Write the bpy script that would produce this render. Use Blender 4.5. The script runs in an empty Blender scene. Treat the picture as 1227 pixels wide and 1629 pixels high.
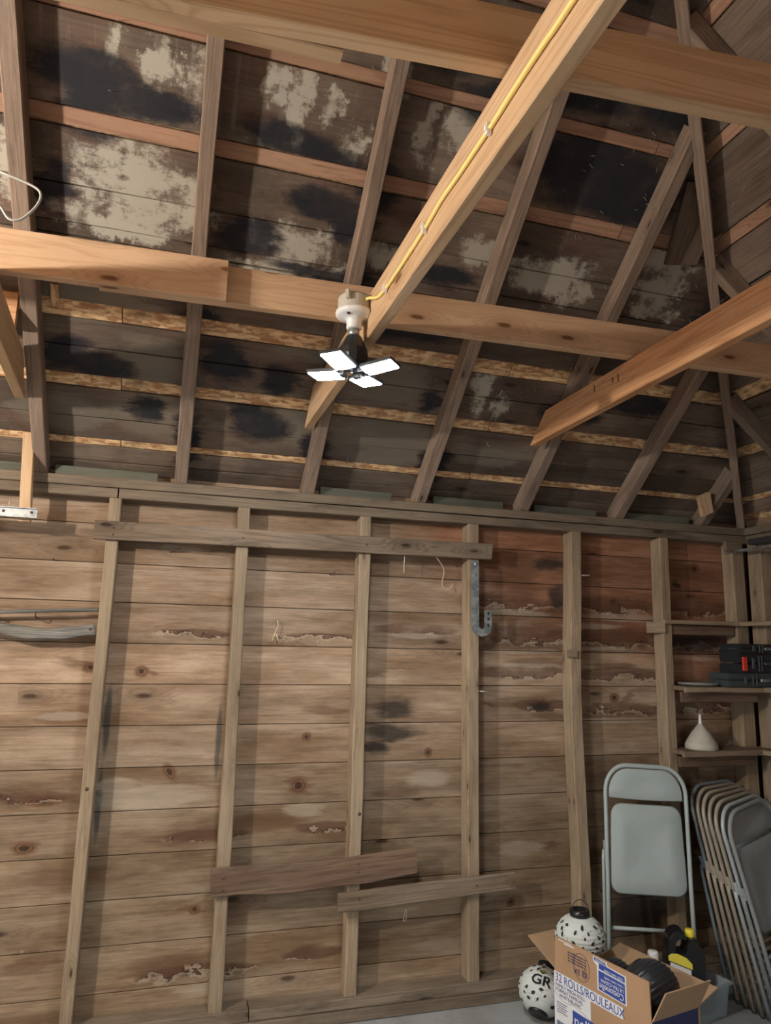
import bpy, bmesh, math, random
from mathutils import Vector, Matrix
random.seed(7)
C = bpy.context.scene.collection
SC = bpy.context.scene
PI = math.pi
EYE = 1.667
COS, SIN, TAN = 0.7683, 0.6401, 0.8331      # roof pitch 39.8 degrees

# ------------------------------------------------------------------ camera
cam = bpy.data.cameras.new('camera'); cam_o = bpy.data.objects.new('camera', cam); C.objects.link(cam_o)
cam.sensor_fit = 'VERTICAL'; cam.sensor_height = 36.0; cam.lens = 1134.85 / 1629 * 36
cam.clip_start = 0.05
Rv = Vector((0.95729528, -0.28833344, 0.02120339)); Uv = Vector((-0.07206582, -0.16695388, 0.98332747)); Fv = Vector((0.2799862, 0.94286279, 0.18060315))
m = Matrix((Rv, Uv, -Fv)).transposed().to_4x4(); m.translation = (0, 0, EYE)
cam_o.matrix_world = m
SC.camera = cam_o

# ------------------------------------------------------------------ world, exposure
w = bpy.data.worlds.new('world'); SC.world = w; w.use_nodes = True
bg = w.node_tree.nodes['Background']; bg.inputs[0].default_value = (0.80, 0.90, 1.0, 1); bg.inputs[1].default_value = 1.7
SC.view_settings.view_transform = 'Standard'; SC.view_settings.look = 'None'
SC.view_settings.exposure = 0.4; SC.view_settings.gamma = 1.0
SC.view_settings.use_curve_mapping = False
LED_PANEL = 230.0      # emission of the four lit panels of the lamp in view
BULB = 1900.0          # emission of the second lamp's bulb, out of view on the left

# ------------------------------------------------------------------ material helpers
class NT:
    def __init__(s, name):
        s.m = bpy.data.materials.new(name); s.m.use_nodes = True; s.t = s.m.node_tree; s.t.nodes.clear()
        s.out = s.n('ShaderNodeOutputMaterial'); s.b = s.n('ShaderNodeBsdfPrincipled'); s.l(s.b.outputs[0], s.out.inputs[0])
    def n(s, k, **kw):
        x = s.t.nodes.new(k)
        for a, v in kw.items(): setattr(x, a, v)
        return x
    def l(s, a, b): s.t.links.new(a, b)
    def setin(s, node, i, v):
        if isinstance(v, bpy.types.NodeSocket): s.l(v, node.inputs[i])
        else: node.inputs[i].default_value = v
    def math(s, op, a, b=0.0, c=None, clamp=False):
        x = s.n('ShaderNodeMath', operation=op, use_clamp=clamp); s.setin(x, 0, a); s.setin(x, 1, b)
        if c is not None: s.setin(x, 2, c)
        return x.outputs[0]
    def vmath(s, op, a, b):
        x = s.n('ShaderNodeVectorMath', operation=op); s.setin(x, 0, a); s.setin(x, 1, b); return x.outputs[0]
    def noise(s, vec, scale, detail=4, rough=.6, dist=0.0, col=False):
        x = s.n('ShaderNodeTexNoise'); s.l(vec, x.inputs['Vector']); x.inputs['Scale'].default_value = scale
        x.inputs['Detail'].default_value = detail; x.inputs['Roughness'].default_value = rough; x.inputs['Distortion'].default_value = dist
        return x.outputs['Color' if col else 'Fac']
    def mapping(s, vec, loc=(0,0,0), rot=(0,0,0), scale=(1,1,1), vt='POINT'):
        x = s.n('ShaderNodeMapping', vector_type=vt); s.l(vec, x.inputs[0]); s.setin(x, 1, loc); s.setin(x, 2, rot); s.setin(x, 3, scale); return x.outputs[0]
    def mix(s, fac, a, b, mode='MIX'):
        x = s.n('ShaderNodeMix', data_type='RGBA', blend_type=mode); s.setin(x, 0, fac)
        s.setin(x, 6, a if isinstance(a, bpy.types.NodeSocket) else (*a, 1)); s.setin(x, 7, b if isinstance(b, bpy.types.NodeSocket) else (*b, 1)); return x.outputs[2]
    def ramp(s, v, lo, hi, a=0.0, b=1.0):
        x = s.n('ShaderNodeMapRange'); x.interpolation_type = 'SMOOTHSTEP'; s.setin(x, 0, v); s.setin(x, 1, lo); s.setin(x, 2, hi); s.setin(x, 3, a); s.setin(x, 4, b); return x.outputs[0]
    def bump(s, h, strength, dist=.002):
        x = s.n('ShaderNodeBump'); x.inputs['Strength'].default_value = strength; x.inputs['Distance'].default_value = dist; s.l(h, x.inputs['Height']); s.l(x.outputs[0], s.b.inputs['Normal'])

def blobs(N, vec, lst, amp, ax=(1,1), ns=(1,1)):
    """soft maximum of elliptical stains (x, y, rx, ry[, rot]) on a 2-D coordinate, edges broken by noise"""
    nz = N.noise(N.mapping(vec, (0,0,0), (0,0,0), (ns[0], ns[1], 1)), 5.0, 7, .72, col=True)
    off = N.vmath('MULTIPLY', N.vmath('SUBTRACT', nz, (.5, .5, .5)), (amp*ax[0]*2, amp*ax[1]*2, 0))
    v = N.vmath('ADD', vec, off)
    acc = None
    for b in lst:
        rot = b[4] if len(b) > 4 else 0
        mp = N.mapping(v, (b[0], b[1], 0), (0, 0, rot), (b[2], b[3], 1), 'TEXTURE')
        g = N.n('ShaderNodeTexGradient', gradient_type='SPHERICAL'); N.l(mp, g.inputs[0])
        acc = g.outputs['Fac'] if acc is None else N.math('MAXIMUM', acc, g.outputs['Fac'])
    return acc

def wood(name, c_lo, c_hi, c_ring, grain=1.0, knots=0.5, var=.25, rough=.8, rings=.35, weather=0.0, weather_col=(.3,.3,.3), stain=None, bump=.4, knot_scale=1.0, dirt=0.0):
    N = NT(name)
    tc = N.n('ShaderNodeTexCoord'); oi = N.n('ShaderNodeObjectInfo')
    offs = N.n('ShaderNodeCombineXYZ'); N.l(N.math('MULTIPLY', oi.outputs['Random'], 37.0), offs.inputs[0]); N.l(N.math('MULTIPLY', oi.outputs['Random'], 91.0), offs.inputs[2]); N.l(N.math('MULTIPLY', oi.outputs['Random'], 53.0), offs.inputs[1])
    p0 = N.vmath('ADD', tc.outputs['Object'], offs.outputs[0])
    # knots: stretched voronoi cells, only some of them kept
    s3 = N.n('ShaderNodeSeparateXYZ'); N.l(p0, s3.inputs[0]); c3 = N.n('ShaderNodeCombineXYZ')
    N.l(N.math('MULTIPLY', s3.outputs[0], 2.1*knot_scale), c3.inputs[0]); N.l(N.math('MULTIPLY', N.math('ADD', s3.outputs[1], s3.outputs[2]), 6.5*knot_scale), c3.inputs[1])
    kv = c3.outputs[0]
    vo = N.n('ShaderNodeTexVoronoi', feature='F1', voronoi_dimensions='2D'); N.l(kv, vo.inputs['Vector']); vo.inputs['Scale'].default_value = 1.0; vo.inputs['Randomness'].default_value = 1.0
    sep = N.n('ShaderNodeSeparateColor'); N.l(vo.outputs['Color'], sep.inputs[0])
    keep = N.math('LESS_THAN', sep.outputs[0], knots)
    kd = vo.outputs['Distance']
    halo = N.math('MULTIPLY', N.ramp(kd, .42, .0), keep)
    core = N.math('MULTIPLY', N.ramp(N.math('ADD', kd, N.math('MULTIPLY', N.noise(p0, 30, 2), .05)), .125, .06), keep)
    # grain lines bending around knots
    wv = N.mapping(p0, (0,0,0), (0,0,0), (.34, 3.0, 8.0))
    n1 = N.noise(wv, 1.6, 3, .5)
    fld = N.math('ADD', N.math('MULTIPLY', n1, 9.0), N.math('MULTIPLY', halo, 2.6))
    ring = N.math('PINGPONG', N.math('MULTIPLY', fld, 2.4), 1.0)
    ring = N.ramp(ring, .45, 1.0)
    fine = N.noise(N.mapping(p0, (0,0,0), (0,0,0), (3.0, 60, 90)), 1.5, 4, .7)
    patch = N.noise(N.mapping(p0, (0,0,0), (0,0,0), (1.2, 3, 5)), 1.3, 5, .62)
    col = N.mix(N.ramp(patch, .3, .7), c_lo, c_hi)
    col = N.mix(N.math('MULTIPLY', ring, rings), col, c_ring)
    g = N.math('MULTIPLY_ADD', N.math('SUBTRACT', fine, .5), .9*grain, 1.0)
    r2 = N.math('MULTIPLY_ADD', N.math('SUBTRACT', oi.outputs['Random'], .5), 2*var, 1.0)
    sc = N.math('MULTIPLY', g, r2)
    vv = N.n('ShaderNodeCombineXYZ')
    for i in range(3): N.l(sc, vv.inputs[i])
    col = N.mix(1.0, col, vv.outputs[0], 'MULTIPLY')
    col = N.mix(N.math('MULTIPLY', halo, .45), col, tuple(x*.75 for x in c_ring))
    col = N.mix(N.math('MULTIPLY', core, .9), col, (c_ring[0]*.32, c_ring[1]*.24, c_ring[2]*.2))
    if weather > 0:
        wn = N.ramp(N.noise(N.mapping(p0, (3,1,7), (0,0,0), (1.5, 8, 9)), 1.5, 6, .7), .42, .68)
        col = N.mix(N.math('MULTIPLY', wn, weather), col, weather_col)
    if dirt > 0:
        dn = N.ramp(N.noise(N.mapping(p0, (5,2,9), (0,0,0), (2.5, 6, 12)), 1.6, 6, .72), .50, .72)
        col = N.mix(N.math('MULTIPLY', dn, dirt), col, tuple(x*.28 for x in c_lo))
    if stain: col = stain(N, col, fine)
    N.l(col, N.b.inputs['Base Color']); N.b.inputs['Roughness'].default_value = rough
    N.b.inputs['Specular IOR Level'].default_value = .25
    N.bump(N.math('ADD', fine, N.math('MULTIPLY', ring, .3)), bump, .003)
    return N.m

def plain(name, col, rough=.5, metal=0.0, var=0.0, bump=0.0, bscale=60, spec=.5, mott=None, mscale=8):
    N = NT(name); c = (*col, 1)
    N.b.inputs['Roughness'].default_value = rough; N.b.inputs['Metallic'].default_value = metal; N.b.inputs['Specular IOR Level'].default_value = spec
    tc = N.n('ShaderNodeTexCoord')
    nz = N.noise(tc.outputs['Object'], mscale, 5, .65)
    cc = N.mix(N.ramp(nz, .38, .68), col, mott if mott else tuple(x*(1-var) for x in col))
    N.l(cc, N.b.inputs['Base Color'])
    if bump: N.bump(N.noise(tc.outputs['Object'], bscale, 4), bump, .002)
    return N.m

def emit(name, col, strength):
    N = NT(name); N.b.inputs['Base Color'].default_value = (.9, .9, .9, 1)
    N.b.inputs['Emission Color'].default_value = (*col, 1); N.b.inputs['Emission Strength'].default_value = strength
    return N.m

# stains on the roof deck: coordinates are x along the wall and s up the slope
ROOF_W = [(-0.16, 1.62, 0.05, 0.14), (-0.06, 1.60, 0.07, 0.15), (-.30, 1.66, .04, .10), (0.22, 1.64, 0.05, 0.13), (0.31, 1.60, 0.06, 0.16), (.43, 1.64, .04, .10), (.80, 1.6, .05, .16), (1.02, 1.58, .06, .16), (.72, 1.12, .14, .09), (1.62, 1.08, .16, .08), (-.1, 1.12, .22, .1), (2.05, 1.12, .16, .1), (.2,.98,.2,.05), (-0.24, 1.23, 0.30, 0.20), (-0.66, 1.2, 0.08, 0.16), (0.37, 1.13, 0.25, 0.10), (0.92, 1.64, 0.07, 0.15), (1.14, 1.19, 0.12, 0.12), (1.48, 1.16, 0.26, 0.13), (1.99, 1.22, 0.22, 0.18), (1.36, 0.56, 0.07, 0.14), (1.5, .50, .06, .1), (0.52, 1.5, 0.05, 0.13), (0.41, 1.02, 0.25, 0.06), (-0.46, 1.07, 0.16, 0.08), (0.65, 1.74, 0.07, 0.12), (-.30, 1.05, .3, .06), (1.75,.72,.1,.05)]
ROOF_T = [(-0.14, 1.43, 0.25, 0.06), (0.23, 1.42, 0.25, 0.06), (-0.15, 0.49, 0.22, 0.15), (0.52, 0.68, 0.24, 0.1), (0.44, 0.28, 0.25, 0.2), (-0.12, 0.22, 0.26, 0.16), (0.95, 0.2, 0.35, 0.2), (-0.38, 0.74, 0.3, 0.1), (.9, .55, .3, .12), (-.5, .2, .25, .12), (1.5,.2,.3,.1), (.15,.85,.3,.08)]
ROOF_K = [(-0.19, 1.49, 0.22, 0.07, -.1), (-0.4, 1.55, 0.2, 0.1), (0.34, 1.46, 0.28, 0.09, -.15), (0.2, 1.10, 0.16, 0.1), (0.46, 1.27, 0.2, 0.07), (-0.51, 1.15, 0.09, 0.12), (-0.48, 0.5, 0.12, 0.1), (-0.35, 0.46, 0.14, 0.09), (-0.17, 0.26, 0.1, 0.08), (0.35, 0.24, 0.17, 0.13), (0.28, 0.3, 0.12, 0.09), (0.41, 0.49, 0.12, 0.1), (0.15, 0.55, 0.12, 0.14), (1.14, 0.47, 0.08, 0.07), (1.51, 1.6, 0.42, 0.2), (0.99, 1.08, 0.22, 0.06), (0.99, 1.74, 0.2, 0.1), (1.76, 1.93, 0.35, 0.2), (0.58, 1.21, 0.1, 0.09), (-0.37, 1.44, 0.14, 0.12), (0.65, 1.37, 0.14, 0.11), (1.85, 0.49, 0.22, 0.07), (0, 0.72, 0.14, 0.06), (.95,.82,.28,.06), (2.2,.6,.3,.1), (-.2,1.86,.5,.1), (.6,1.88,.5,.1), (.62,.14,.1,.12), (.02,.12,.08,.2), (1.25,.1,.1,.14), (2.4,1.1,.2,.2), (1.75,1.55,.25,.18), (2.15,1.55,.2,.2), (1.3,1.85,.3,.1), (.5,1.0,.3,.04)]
def roof_stain(N, col, fine):
    gp = N.n('ShaderNodeNewGeometry'); sp = N.n('ShaderNodeSeparateXYZ'); N.l(gp.outputs['Position'], sp.inputs[0])
    s = N.math('MULTIPLY', N.math('SUBTRACT', 3.44, sp.outputs[1]), 1/COS)
    cv = N.n('ShaderNodeCombineXYZ'); N.l(sp.outputs[0], cv.inputs[0]); N.l(s, cv.inputs[1])
    v = cv.outputs[0]
    drip = N.noise(N.mapping(v, (0,0,0), (0,0,0), (28, 4, 1)), 1.0, 4, .6)
    fl = N.noise(v, 14, 6, .75)
    big = N.ramp(N.noise(v, 2.2, 4, .6), .35, .65)
    col = N.mix(N.math('MULTIPLY', big, .55), col, (.045, .032, .026))
    rb = N.ramp(N.noise(N.mapping(v, (7,5,0), (0,0,0), (1, 2, 1)), 2.0, 6, .68), .50, .68)
    col = N.mix(N.math('MULTIPLY', rb, .45), col, (.15, .075, .048))
    T = N.ramp(N.math('MULTIPLY', blobs(N, v, ROOF_T, .16, (1.3,.6), (.6,1.6)), N.math('ADD', fl, .6)), .04, .45)
    col = N.mix(N.math('MULTIPLY', T, .6), col, (.21, .185, .145))
    mot = N.ramp(N.noise(N.mapping(v, (4,2,0), (0,0,0), (1.6, 2.2, 1)), 3.2, 8, .78), .40, .62)
    W = N.math('MULTIPLY', N.math('POWER', blobs(N, v, ROOF_W, .17, (1,1.1), (1.1,.7)), .6), N.math('ADD', N.math('MULTIPLY', drip, .75), N.math('MULTIPLY', mot, .75)))
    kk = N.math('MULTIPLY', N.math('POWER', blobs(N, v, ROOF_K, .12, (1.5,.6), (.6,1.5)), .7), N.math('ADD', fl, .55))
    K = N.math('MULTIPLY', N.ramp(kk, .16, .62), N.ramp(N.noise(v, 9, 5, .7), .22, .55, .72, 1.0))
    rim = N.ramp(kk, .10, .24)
    col = N.mix(N.math('MULTIPLY', N.ramp(W, .18, .58), .85), col, (.52, .48, .40))
    st = N.ramp(N.noise(N.mapping(v, (9,3,0), (0,0,0), (30, 2.2, 1)), 1.0, 5, .65), .56, .72)
    col = N.mix(N.math('MULTIPLY', N.math('MULTIPLY', st, N.ramp(s, 1.15, 1.5)), .28), col, (.34, .32, .27))
    sp2 = N.ramp(N.noise(v, 45, 4, .8), .60, .68)
    col = N.mix(N.math('MULTIPLY', sp2, .22), col, (.40, .37, .31))
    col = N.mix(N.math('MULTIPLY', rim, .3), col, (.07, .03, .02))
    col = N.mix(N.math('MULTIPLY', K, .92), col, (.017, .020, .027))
    return col
WALL_K = [(1.11, 1.34, 0.17, 0.07), (1.09, 1.23, 0.2, 0.06), (1.03, 1.16, 0.12, 0.05), (1.94, 1.36, 0.10, 0.045), (2.86, 2.04, 0.05, 0.03), (2.0,2.12,.14,.05), (2.06,1.93,.1,.1), (2.95,1.7,.3,.08), (2.5,.3,.3,.2)]
WALL_B = [(-0.1, 1.52, 0.03, 0.03), (0.65, 0.99, 0.06, 0.06), (-0.51, 0.78, 0.06, 0.04), (-0.48, 0.97, 0.15, 0.025), (2.97, 2.14, 0.06, 0.04), (2.23, 1.68, 0.06, 0.05), (2.02, 1.76, 0.16, 0.06), (2.39, 1.57, 0.2, 0.03), (2.48, 1.4, 0.05, 0.04), (-0.16, 1.02, 0.12, 0.03), (-0.41, 1.55, 0.09, 0.04), (0.74, 1.34, 0.16, 0.03), (-0.39, 1.32, 0.3, 0.05), (-0.38, 0.64, 0.2, 0.08), (-0.44, 0.33, 0.16, 0.08), (0.11, 0.26, 0.22, 0.06), (0.49, 0.84, 0.28, 0.06), (0.16, 0.78, 0.3, 0.05), (0.85, 0.76, 0.12, 0.04), (1.85, 1.85, 0.4, 0.035), (1.85, 1.66, 0.42, 0.035), (2.0, 1.585, 0.3, 0.03), (0.2, 0.48, 0.04, 0.03), (2.44, 1.30, 0.34, 0.03), (1.8, 2.03, 0.2, 0.2), (2.4, 1.90, .4, .08), (2.4,1.72,.34,.05), (.72,.27,.12,.04), (1.0,1.52,.1,.03), (2.0,1.3,.2,.03), (1.15,.95,.2,.05), (-.5,.1,.3,.06)]
WALL_W = [(0.04, 2.09, 0.18, 0.02), (-0.02, 0.96, 0.34, 0.08), (-0.18, 1.02, 0.12, 0.05), (1.79, 1.845, 0.3, 0.025), (1.83, 1.565, 0.3, 0.02), (2.46, 1.84, 0.36, 0.03), (2.4, 1.275, 0.36, 0.02), (1.81, 0.65, 0.2, 0.05), (2.52, 0.45, 0.14, 0.15), (0.28, 0.16, 0.2, 0.03), (-0.42, 1.32, 0.16, 0.03), (0.67, 0.88, 0.12, 0.04), (2.26, 1.785, 0.26, 0.025), (1.22, 1.71, 0.18, 0.02), (2.3,1.66,.3,.02), (1.85,1.64,.35,.02), (2.95,1.62,.3,.02), (1.3,1.0,.14,.05)]
WALL_R = [(2.55, 2.10, 1.3, 0.55), (1.84, 2.22, .8, 0.35), (3.2, 1.7, .6, .5)]
WALL_N = [(-.104, 1.515, .04, .035), (.646, .992, .055, .05), (-.518, .778, .065, .035), (2.974, 2.14, .055, .045), (2.589, 1.701, .055, .05), (2.394, 1.396, .04, .035), (1.936, 1.357, .075, .04), (.676, 1.215, .03, .028), (-.464, .965, .09, .03), (.203, .484, .035, .028), (-.32, 1.53, .05, .03), (.053, 1.071, .035, .06, .6), (2.405, 1.926, .035, .028), (1.30, 1.13, .03, .03), (1.25, .52, .035, .03), (1.75, .40, .03, .03)]
WALL_T = [(1.80, 1.90, 0.36, 0.07), (2.42, 1.90, 0.38, 0.07), (1.86, 1.72, 0.36, 0.065), (2.42, 1.72, 0.36, 0.07), (1.85, 1.53, 0.30, 0.05), (2.42, 1.52, 0.34, 0.055), (2.44, 1.33, 0.30, 0.05), (1.22, 1.74, 0.26, 0.035), (.10, 1.69, .22, .03), (.72, 1.68, .22, .03), (2.95, 1.72, .28, .09), (2.95, 1.36, .3, .07), (2.95, 1.9, .3, .06), (1.95, 1.36, .2, .04), (1.82, .67, .22, .05), (.22, .22, .28, .05), (-.50, .98, .2, .03), (-.4, .35, .2, .04), (.75, .26, .2, .03), (.25, .79, .25, .03), (.80, .80, .2, .03), (3.0, 1.2, .25, .1), (2.5,.42,.3,.12)]
def wall_stain_tone(N, col, fine):
    gp = N.n('ShaderNodeNewGeometry'); sp = N.n('ShaderNodeSeparateXYZ'); N.l(gp.outputs['Position'], sp.inputs[0])
    cv = N.n('ShaderNodeCombineXYZ'); N.l(sp.outputs[0], cv.inputs[0]); N.l(sp.outputs[2], cv.inputs[1]); v = cv.outputs[0]
    R = N.ramp(blobs(N, v, WALL_R, .2), .0, .5)
    col = N.mix(N.math('MULTIPLY', R, .65), col, N.mix(1.0, col, (.95, .50, .36), 'MULTIPLY'))
    mid = N.ramp(N.noise(N.mapping(v, (0,0,0), (0,0,0), (1.2, 6, 1)), 1.6, 7, .74), .38, .64)
    col = N.mix(N.math('MULTIPLY', mid, .55), col, N.mix(1.0, col, (.42, .36, .30), 'MULTIPLY'))
    low = N.ramp(sp.outputs[2], 1.7, .5)  # planks turn darker and greyer towards the floor
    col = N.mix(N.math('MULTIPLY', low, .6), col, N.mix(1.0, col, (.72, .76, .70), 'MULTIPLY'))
    B = N.ramp(N.math('MULTIPLY', N.math('POWER', blobs(N, v, WALL_B, .09, (2.6,.35), (.3,2.6)), .7), N.math('ADD', N.noise(N.mapping(v, (0,0,0), (0,0,0), (5, 60, 1)), 1, 5, .7), .5)), .15, .75)
    col = N.mix(N.math('MULTIPLY', B, .55), col, (.10, .046, .022))
    kn = blobs(N, v, WALL_N, .012, (1,1), (6,6))
    col = N.mix(N.math('MULTIPLY', N.ramp(kn, .02, .35), .6), col, (.16, .075, .035))
    col = N.mix(N.math('MULTIPLY', N.math('MULTIPLY', N.ramp(kn, .40, .46), N.ramp(kn, .58, .50)), .6), col, (.05, .022, .012))
    col = N.mix(N.math('MULTIPLY', N.ramp(kn, .62, .75), .85), col, (.035, .018, .012))
    sk = N.ramp(blobs(N, v, [(-.232, 1.3, .022, .22), (-.238, .95, .02, .22), (.262, 1.2, .02, .25)], .015, (1,1), (4,1)), .1, .6)  # dark upright strips on the planks beside the first and second studs
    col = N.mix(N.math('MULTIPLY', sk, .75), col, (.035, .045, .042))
    tf = N.ramp(blobs(N, v, WALL_T, .05, (2.6, .5), (.45, 1.4)), .02, .30)
    hgt = N.math('FRACT', N.math('DIVIDE', sp.outputs[2], .1824))
    wavy = N.noise(N.mapping(v, (0,0,0), (0,0,0), (3.2, 5.5, 1)), 2.2, 6, .62)
    e = N.math('SUBTRACT', hgt, N.math('MULTIPLY_ADD', wavy, 1.5, -.52))
    col = N.mix(N.math('MULTIPLY', N.math('MULTIPLY', N.ramp(e, .0, .03), N.ramp(e, .75, .12)), N.math('MULTIPLY', tf, .62)), col, (.085, .036, .022))
    col = N.mix(N.math('MULTIPLY', N.math('MULTIPLY', N.ramp(e, .0, .02), N.ramp(e, .07, .04)), N.math('MULTIPLY', tf, .7)), col, (.045, .020, .014))
    col = N.mix(N.math('MULTIPLY', N.math('MULTIPLY', N.ramp(e, -.13, -.02), N.ramp(e, .01, -.01)), N.math('MULTIPLY', tf, .5)), col, (.48, .40, .30))
    W = N.ramp(N.math('MULTIPLY', blobs(N, v, WALL_W, .08, (2,.4), (.4,2.2)), N.math('ADD', N.noise(N.mapping(v, (0,0,0), (0,0,0), (14, 50, 1)), 1, 5, .7), .7)), .12, .6)
    col = N.mix(N.math('MULTIPLY', W, .38), col, (.50, .43, .33))
    K = N.ramp(N.math('MULTIPLY', blobs(N, v, WALL_K, .10, (1.6,.6), (.5,1.6)), N.math('ADD', N.noise(N.mapping(v, (0,0,0), (0,0,0), (6, 40, 1)), 1, 5, .7), .6)), .05, .7)
    col = N.mix(N.math('MULTIPLY', K, .85), col, (.025, .022, .020))
    return col

M = {}
M['plank'] = wood('wall_plank_wood', (.27, .17, .10), (.47, .345, .245), (.155, .09, .052), grain=.75, knots=.20, var=.19, rings=.28, stain=wall_stain_tone, bump=.25, weather=.25, weather_col=(.36,.29,.21))
M['stud'] = wood('stud_wood', (.25, .185, .12), (.37, .28, .185), (.17, .11, .065), grain=.8, knots=.18, var=.12, rings=.35, weather=.35, weather_col=(.33, .28, .21), dirt=.35, knot_scale=2)
M['plate'] = wood('plate_wood', (.145, .112, .08), (.235, .185, .135), (.09, .065, .045), grain=.8, knots=.15, var=.15, rings=.3, weather=.4, weather_col=(.28, .22, .15), dirt=.5)
M['batten'] = wood('batten_wood', (.17, .125, .085), (.27, .20, .14), (.085, .055, .04), grain=.7, knots=.5, var=.08, rings=.5, weather=.4, weather_col=(.27, .24, .19), dirt=.4, knot_scale=1.3)
M['batten_red'] = wood('brown_batten_wood', (.14, .085, .055), (.22, .14, .09), (.07, .04, .03), grain=.7, knots=.4, var=.05, rings=.5, weather=.3, weather_col=(.2, .16, .12), dirt=.3)
M['rafter'] = wood('rafter_wood', (.22, .155, .115), (.34, .245, .185), (.11, .08, .06), grain=.9, knots=.2, var=.15, rings=.35, weather=.25, weather_col=(.24, .20, .16), dirt=.35, knot_scale=2)
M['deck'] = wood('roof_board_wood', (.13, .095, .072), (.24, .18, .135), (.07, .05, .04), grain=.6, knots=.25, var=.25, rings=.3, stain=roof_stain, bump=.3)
M['deck_right'] = wood('hip_board_wood', (.15, .105, .078), (.26, .18, .135), (.06, .04, .03), grain=.6, knots=.3, var=.25, rings=.3, bump=.3, weather=.25, weather_col=(.26,.24,.2), dirt=.4)
M['red'] = wood('red_strip_wood', (.36, .20, .13), (.48, .29, .19), (.22, .11, .07), grain=.4, knots=.1, var=.15, rings=.5, dirt=.35)
M['new'] = wood('new_fir_wood', (.56, .37, .21), (.68, .47, .29), (.38, .21, .10), grain=.22, knots=.28, var=.05, rings=.42, rough=.6, bump=.1, knot_scale=1.1)
M['new2'] = wood('new_pine_wood', (.62, .40, .24), (.73, .50, .32), (.47, .25, .13), grain=.18, knots=.8, var=.04, rings=.32, rough=.6, bump=.1, knot_scale=1.2)
M['fir_red'] = wood('new_red_fir_wood', (.58, .295, .14), (.70, .39, .20), (.38, .15, .06), grain=.25, knots=.2, var=.04, rings=.5, rough=.6, bump=.1)
M['greenish'] = wood('green_block_wood', (.11, .115, .09), (.17, .17, .13), (.07, .07, .05), grain=.5, knots=.1, var=.1, rings=.2)
M['greywood'] = wood('grey_driftwood', (.16, .15, .13), (.34, .32, .28), (.05, .05, .05), grain=.8, knots=.3, var=.05, rings=.5, weather=.4, weather_col=(.06,.06,.06))
def osb():
    N = NT('strand_board'); tc = N.n('ShaderNodeTexCoord')
    a = None
    for k, r in enumerate((0.3, -0.5, 1.1)):
        vo = N.n('ShaderNodeTexVoronoi', feature='F1'); N.l(N.mapping(tc.outputs['Object'], (k*3.1, 0, 0), (0, 0, r), (26, 75, 75)), vo.inputs['Vector']); vo.inputs['Scale'].default_value = 1.0
        c = N.n('ShaderNodeSeparateColor'); N.l(vo.outputs['Color'], c.inputs[0]); a = c.outputs[0] if a is None else N.math('ADD', a, c.outputs[0])
    x = N.ramp(a, .6, 2.3)
    col = N.mix(x, (.42, .20, .09), (.88, .62, .34))
    d = N.ramp(N.noise(tc.outputs['Object'], 3.0, 4, .6), .52, .75)
    col = N.mix(N.math('MULTIPLY', d, .6), col, (.10, .07, .05))
    N.l(col, N.b.inputs['Base Color']); N.b.inputs['Roughness'].default_value = .75; N.bump(x, .4, .003); return N.m
M['osb'] = osb()
M['outer'] = plain('tar_paper', (.03, .028, .026), .9)
M['concrete'] = plain('concrete_floor', (.34, .36, .36), .85, var=.25, bump=.3, bscale=40, mott=(.26,.27,.27), mscale=5)
M['galv'] = plain('galvanised_steel', (.50, .52, .52), .45, .8, mott=(.30,.32,.33), mscale=40)
M['galv_dull'] = plain('dull_dark_galvanised_steel', (.20, .235, .25), .55, .6, mott=(.42,.44,.43), mscale=30)
M['nail'] = plain('nail_steel', (.6, .58, .55), .4, .6)
M['darknail'] = plain('rusty_nail', (.12, .08, .06), .7, .5)
M['chair_green'] = plain('grey_green_chair_paint', (.38, .44, .43), .35, 0, var=.06)
M['chair_blue'] = plain('blue_grey_chair_paint', (.24, .29, .31), .38, .2, var=.15)
M['chair_tan'] = plain('tan_chair_paint', (.36, .30, .235), .38, .1, var=.2)
M['chair_beige'] = plain('beige_chair_paint', (.36, .335, .26), .38, .1, var=.2)
M['chair_pale'] = plain('pale_blue_grey_chair_paint', (.42, .47, .49), .33, .2, var=.1)
M['chair_dark'] = plain('dark_grey_chair_paint', (.25, .27, .27), .5, 0, var=.1)
M['rubber'] = plain('dark_rubber', (.05, .045, .04), .8)
M['yellow_cable'] = plain('yellow_cable_sheath', (1.0, .80, .28), .5)
M['staple'] = plain('white_staple', (.9, .9, .88), .4)
M['white_plastic'] = plain('white_plastic', (.80, .80, .78), .4)
M['grey_plastic'] = plain('weathered_grey_plastic', (.52, .49, .42), .6, var=.15)
M['black_plastic'] = plain('black_plastic', (.012, .012, .014), .3)
M['lamp_black'] = plain('black_lamp_body', (.02, .022, .025), .4)
M['case'] = plain('dark_case_plastic', (.02, .024, .028), .45, bump=.1)
M['case_grey'] = plain('charcoal_case_plastic', (.05, .062, .07), .5)
M['red_plastic'] = plain('red_plastic', (.62, .05, .03), .45)
M['yellow_plastic'] = plain('yellow_plastic', (.85, .70, .05), .4)
M['label_yellow'] = plain('yellow_label', (.82, .72, .08), .5)
M['label_white'] = plain('white_label', (.75, .76, .76), .55)
M['card'] = plain('cardboard', (.42, .26, .145), .8, var=.08, bump=.05)
M['card_in'] = plain('cardboard_inner', (.44, .29, .17), .8, var=.1, bump=.05)
M['ink_blue'] = plain('blue_ink', (.035, .07, .32), .6)
M['ink_navy'] = plain('navy_ink', (.03, .04, .13), .6)
M['ink_white'] = plain('white_ink', (.72, .73, .74), .6)
M['ink_black'] = plain('black_ink', (.02, .02, .022), .7)
M['ink_olive'] = plain('olive_ink', (.33, .33, .12), .7)
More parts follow.
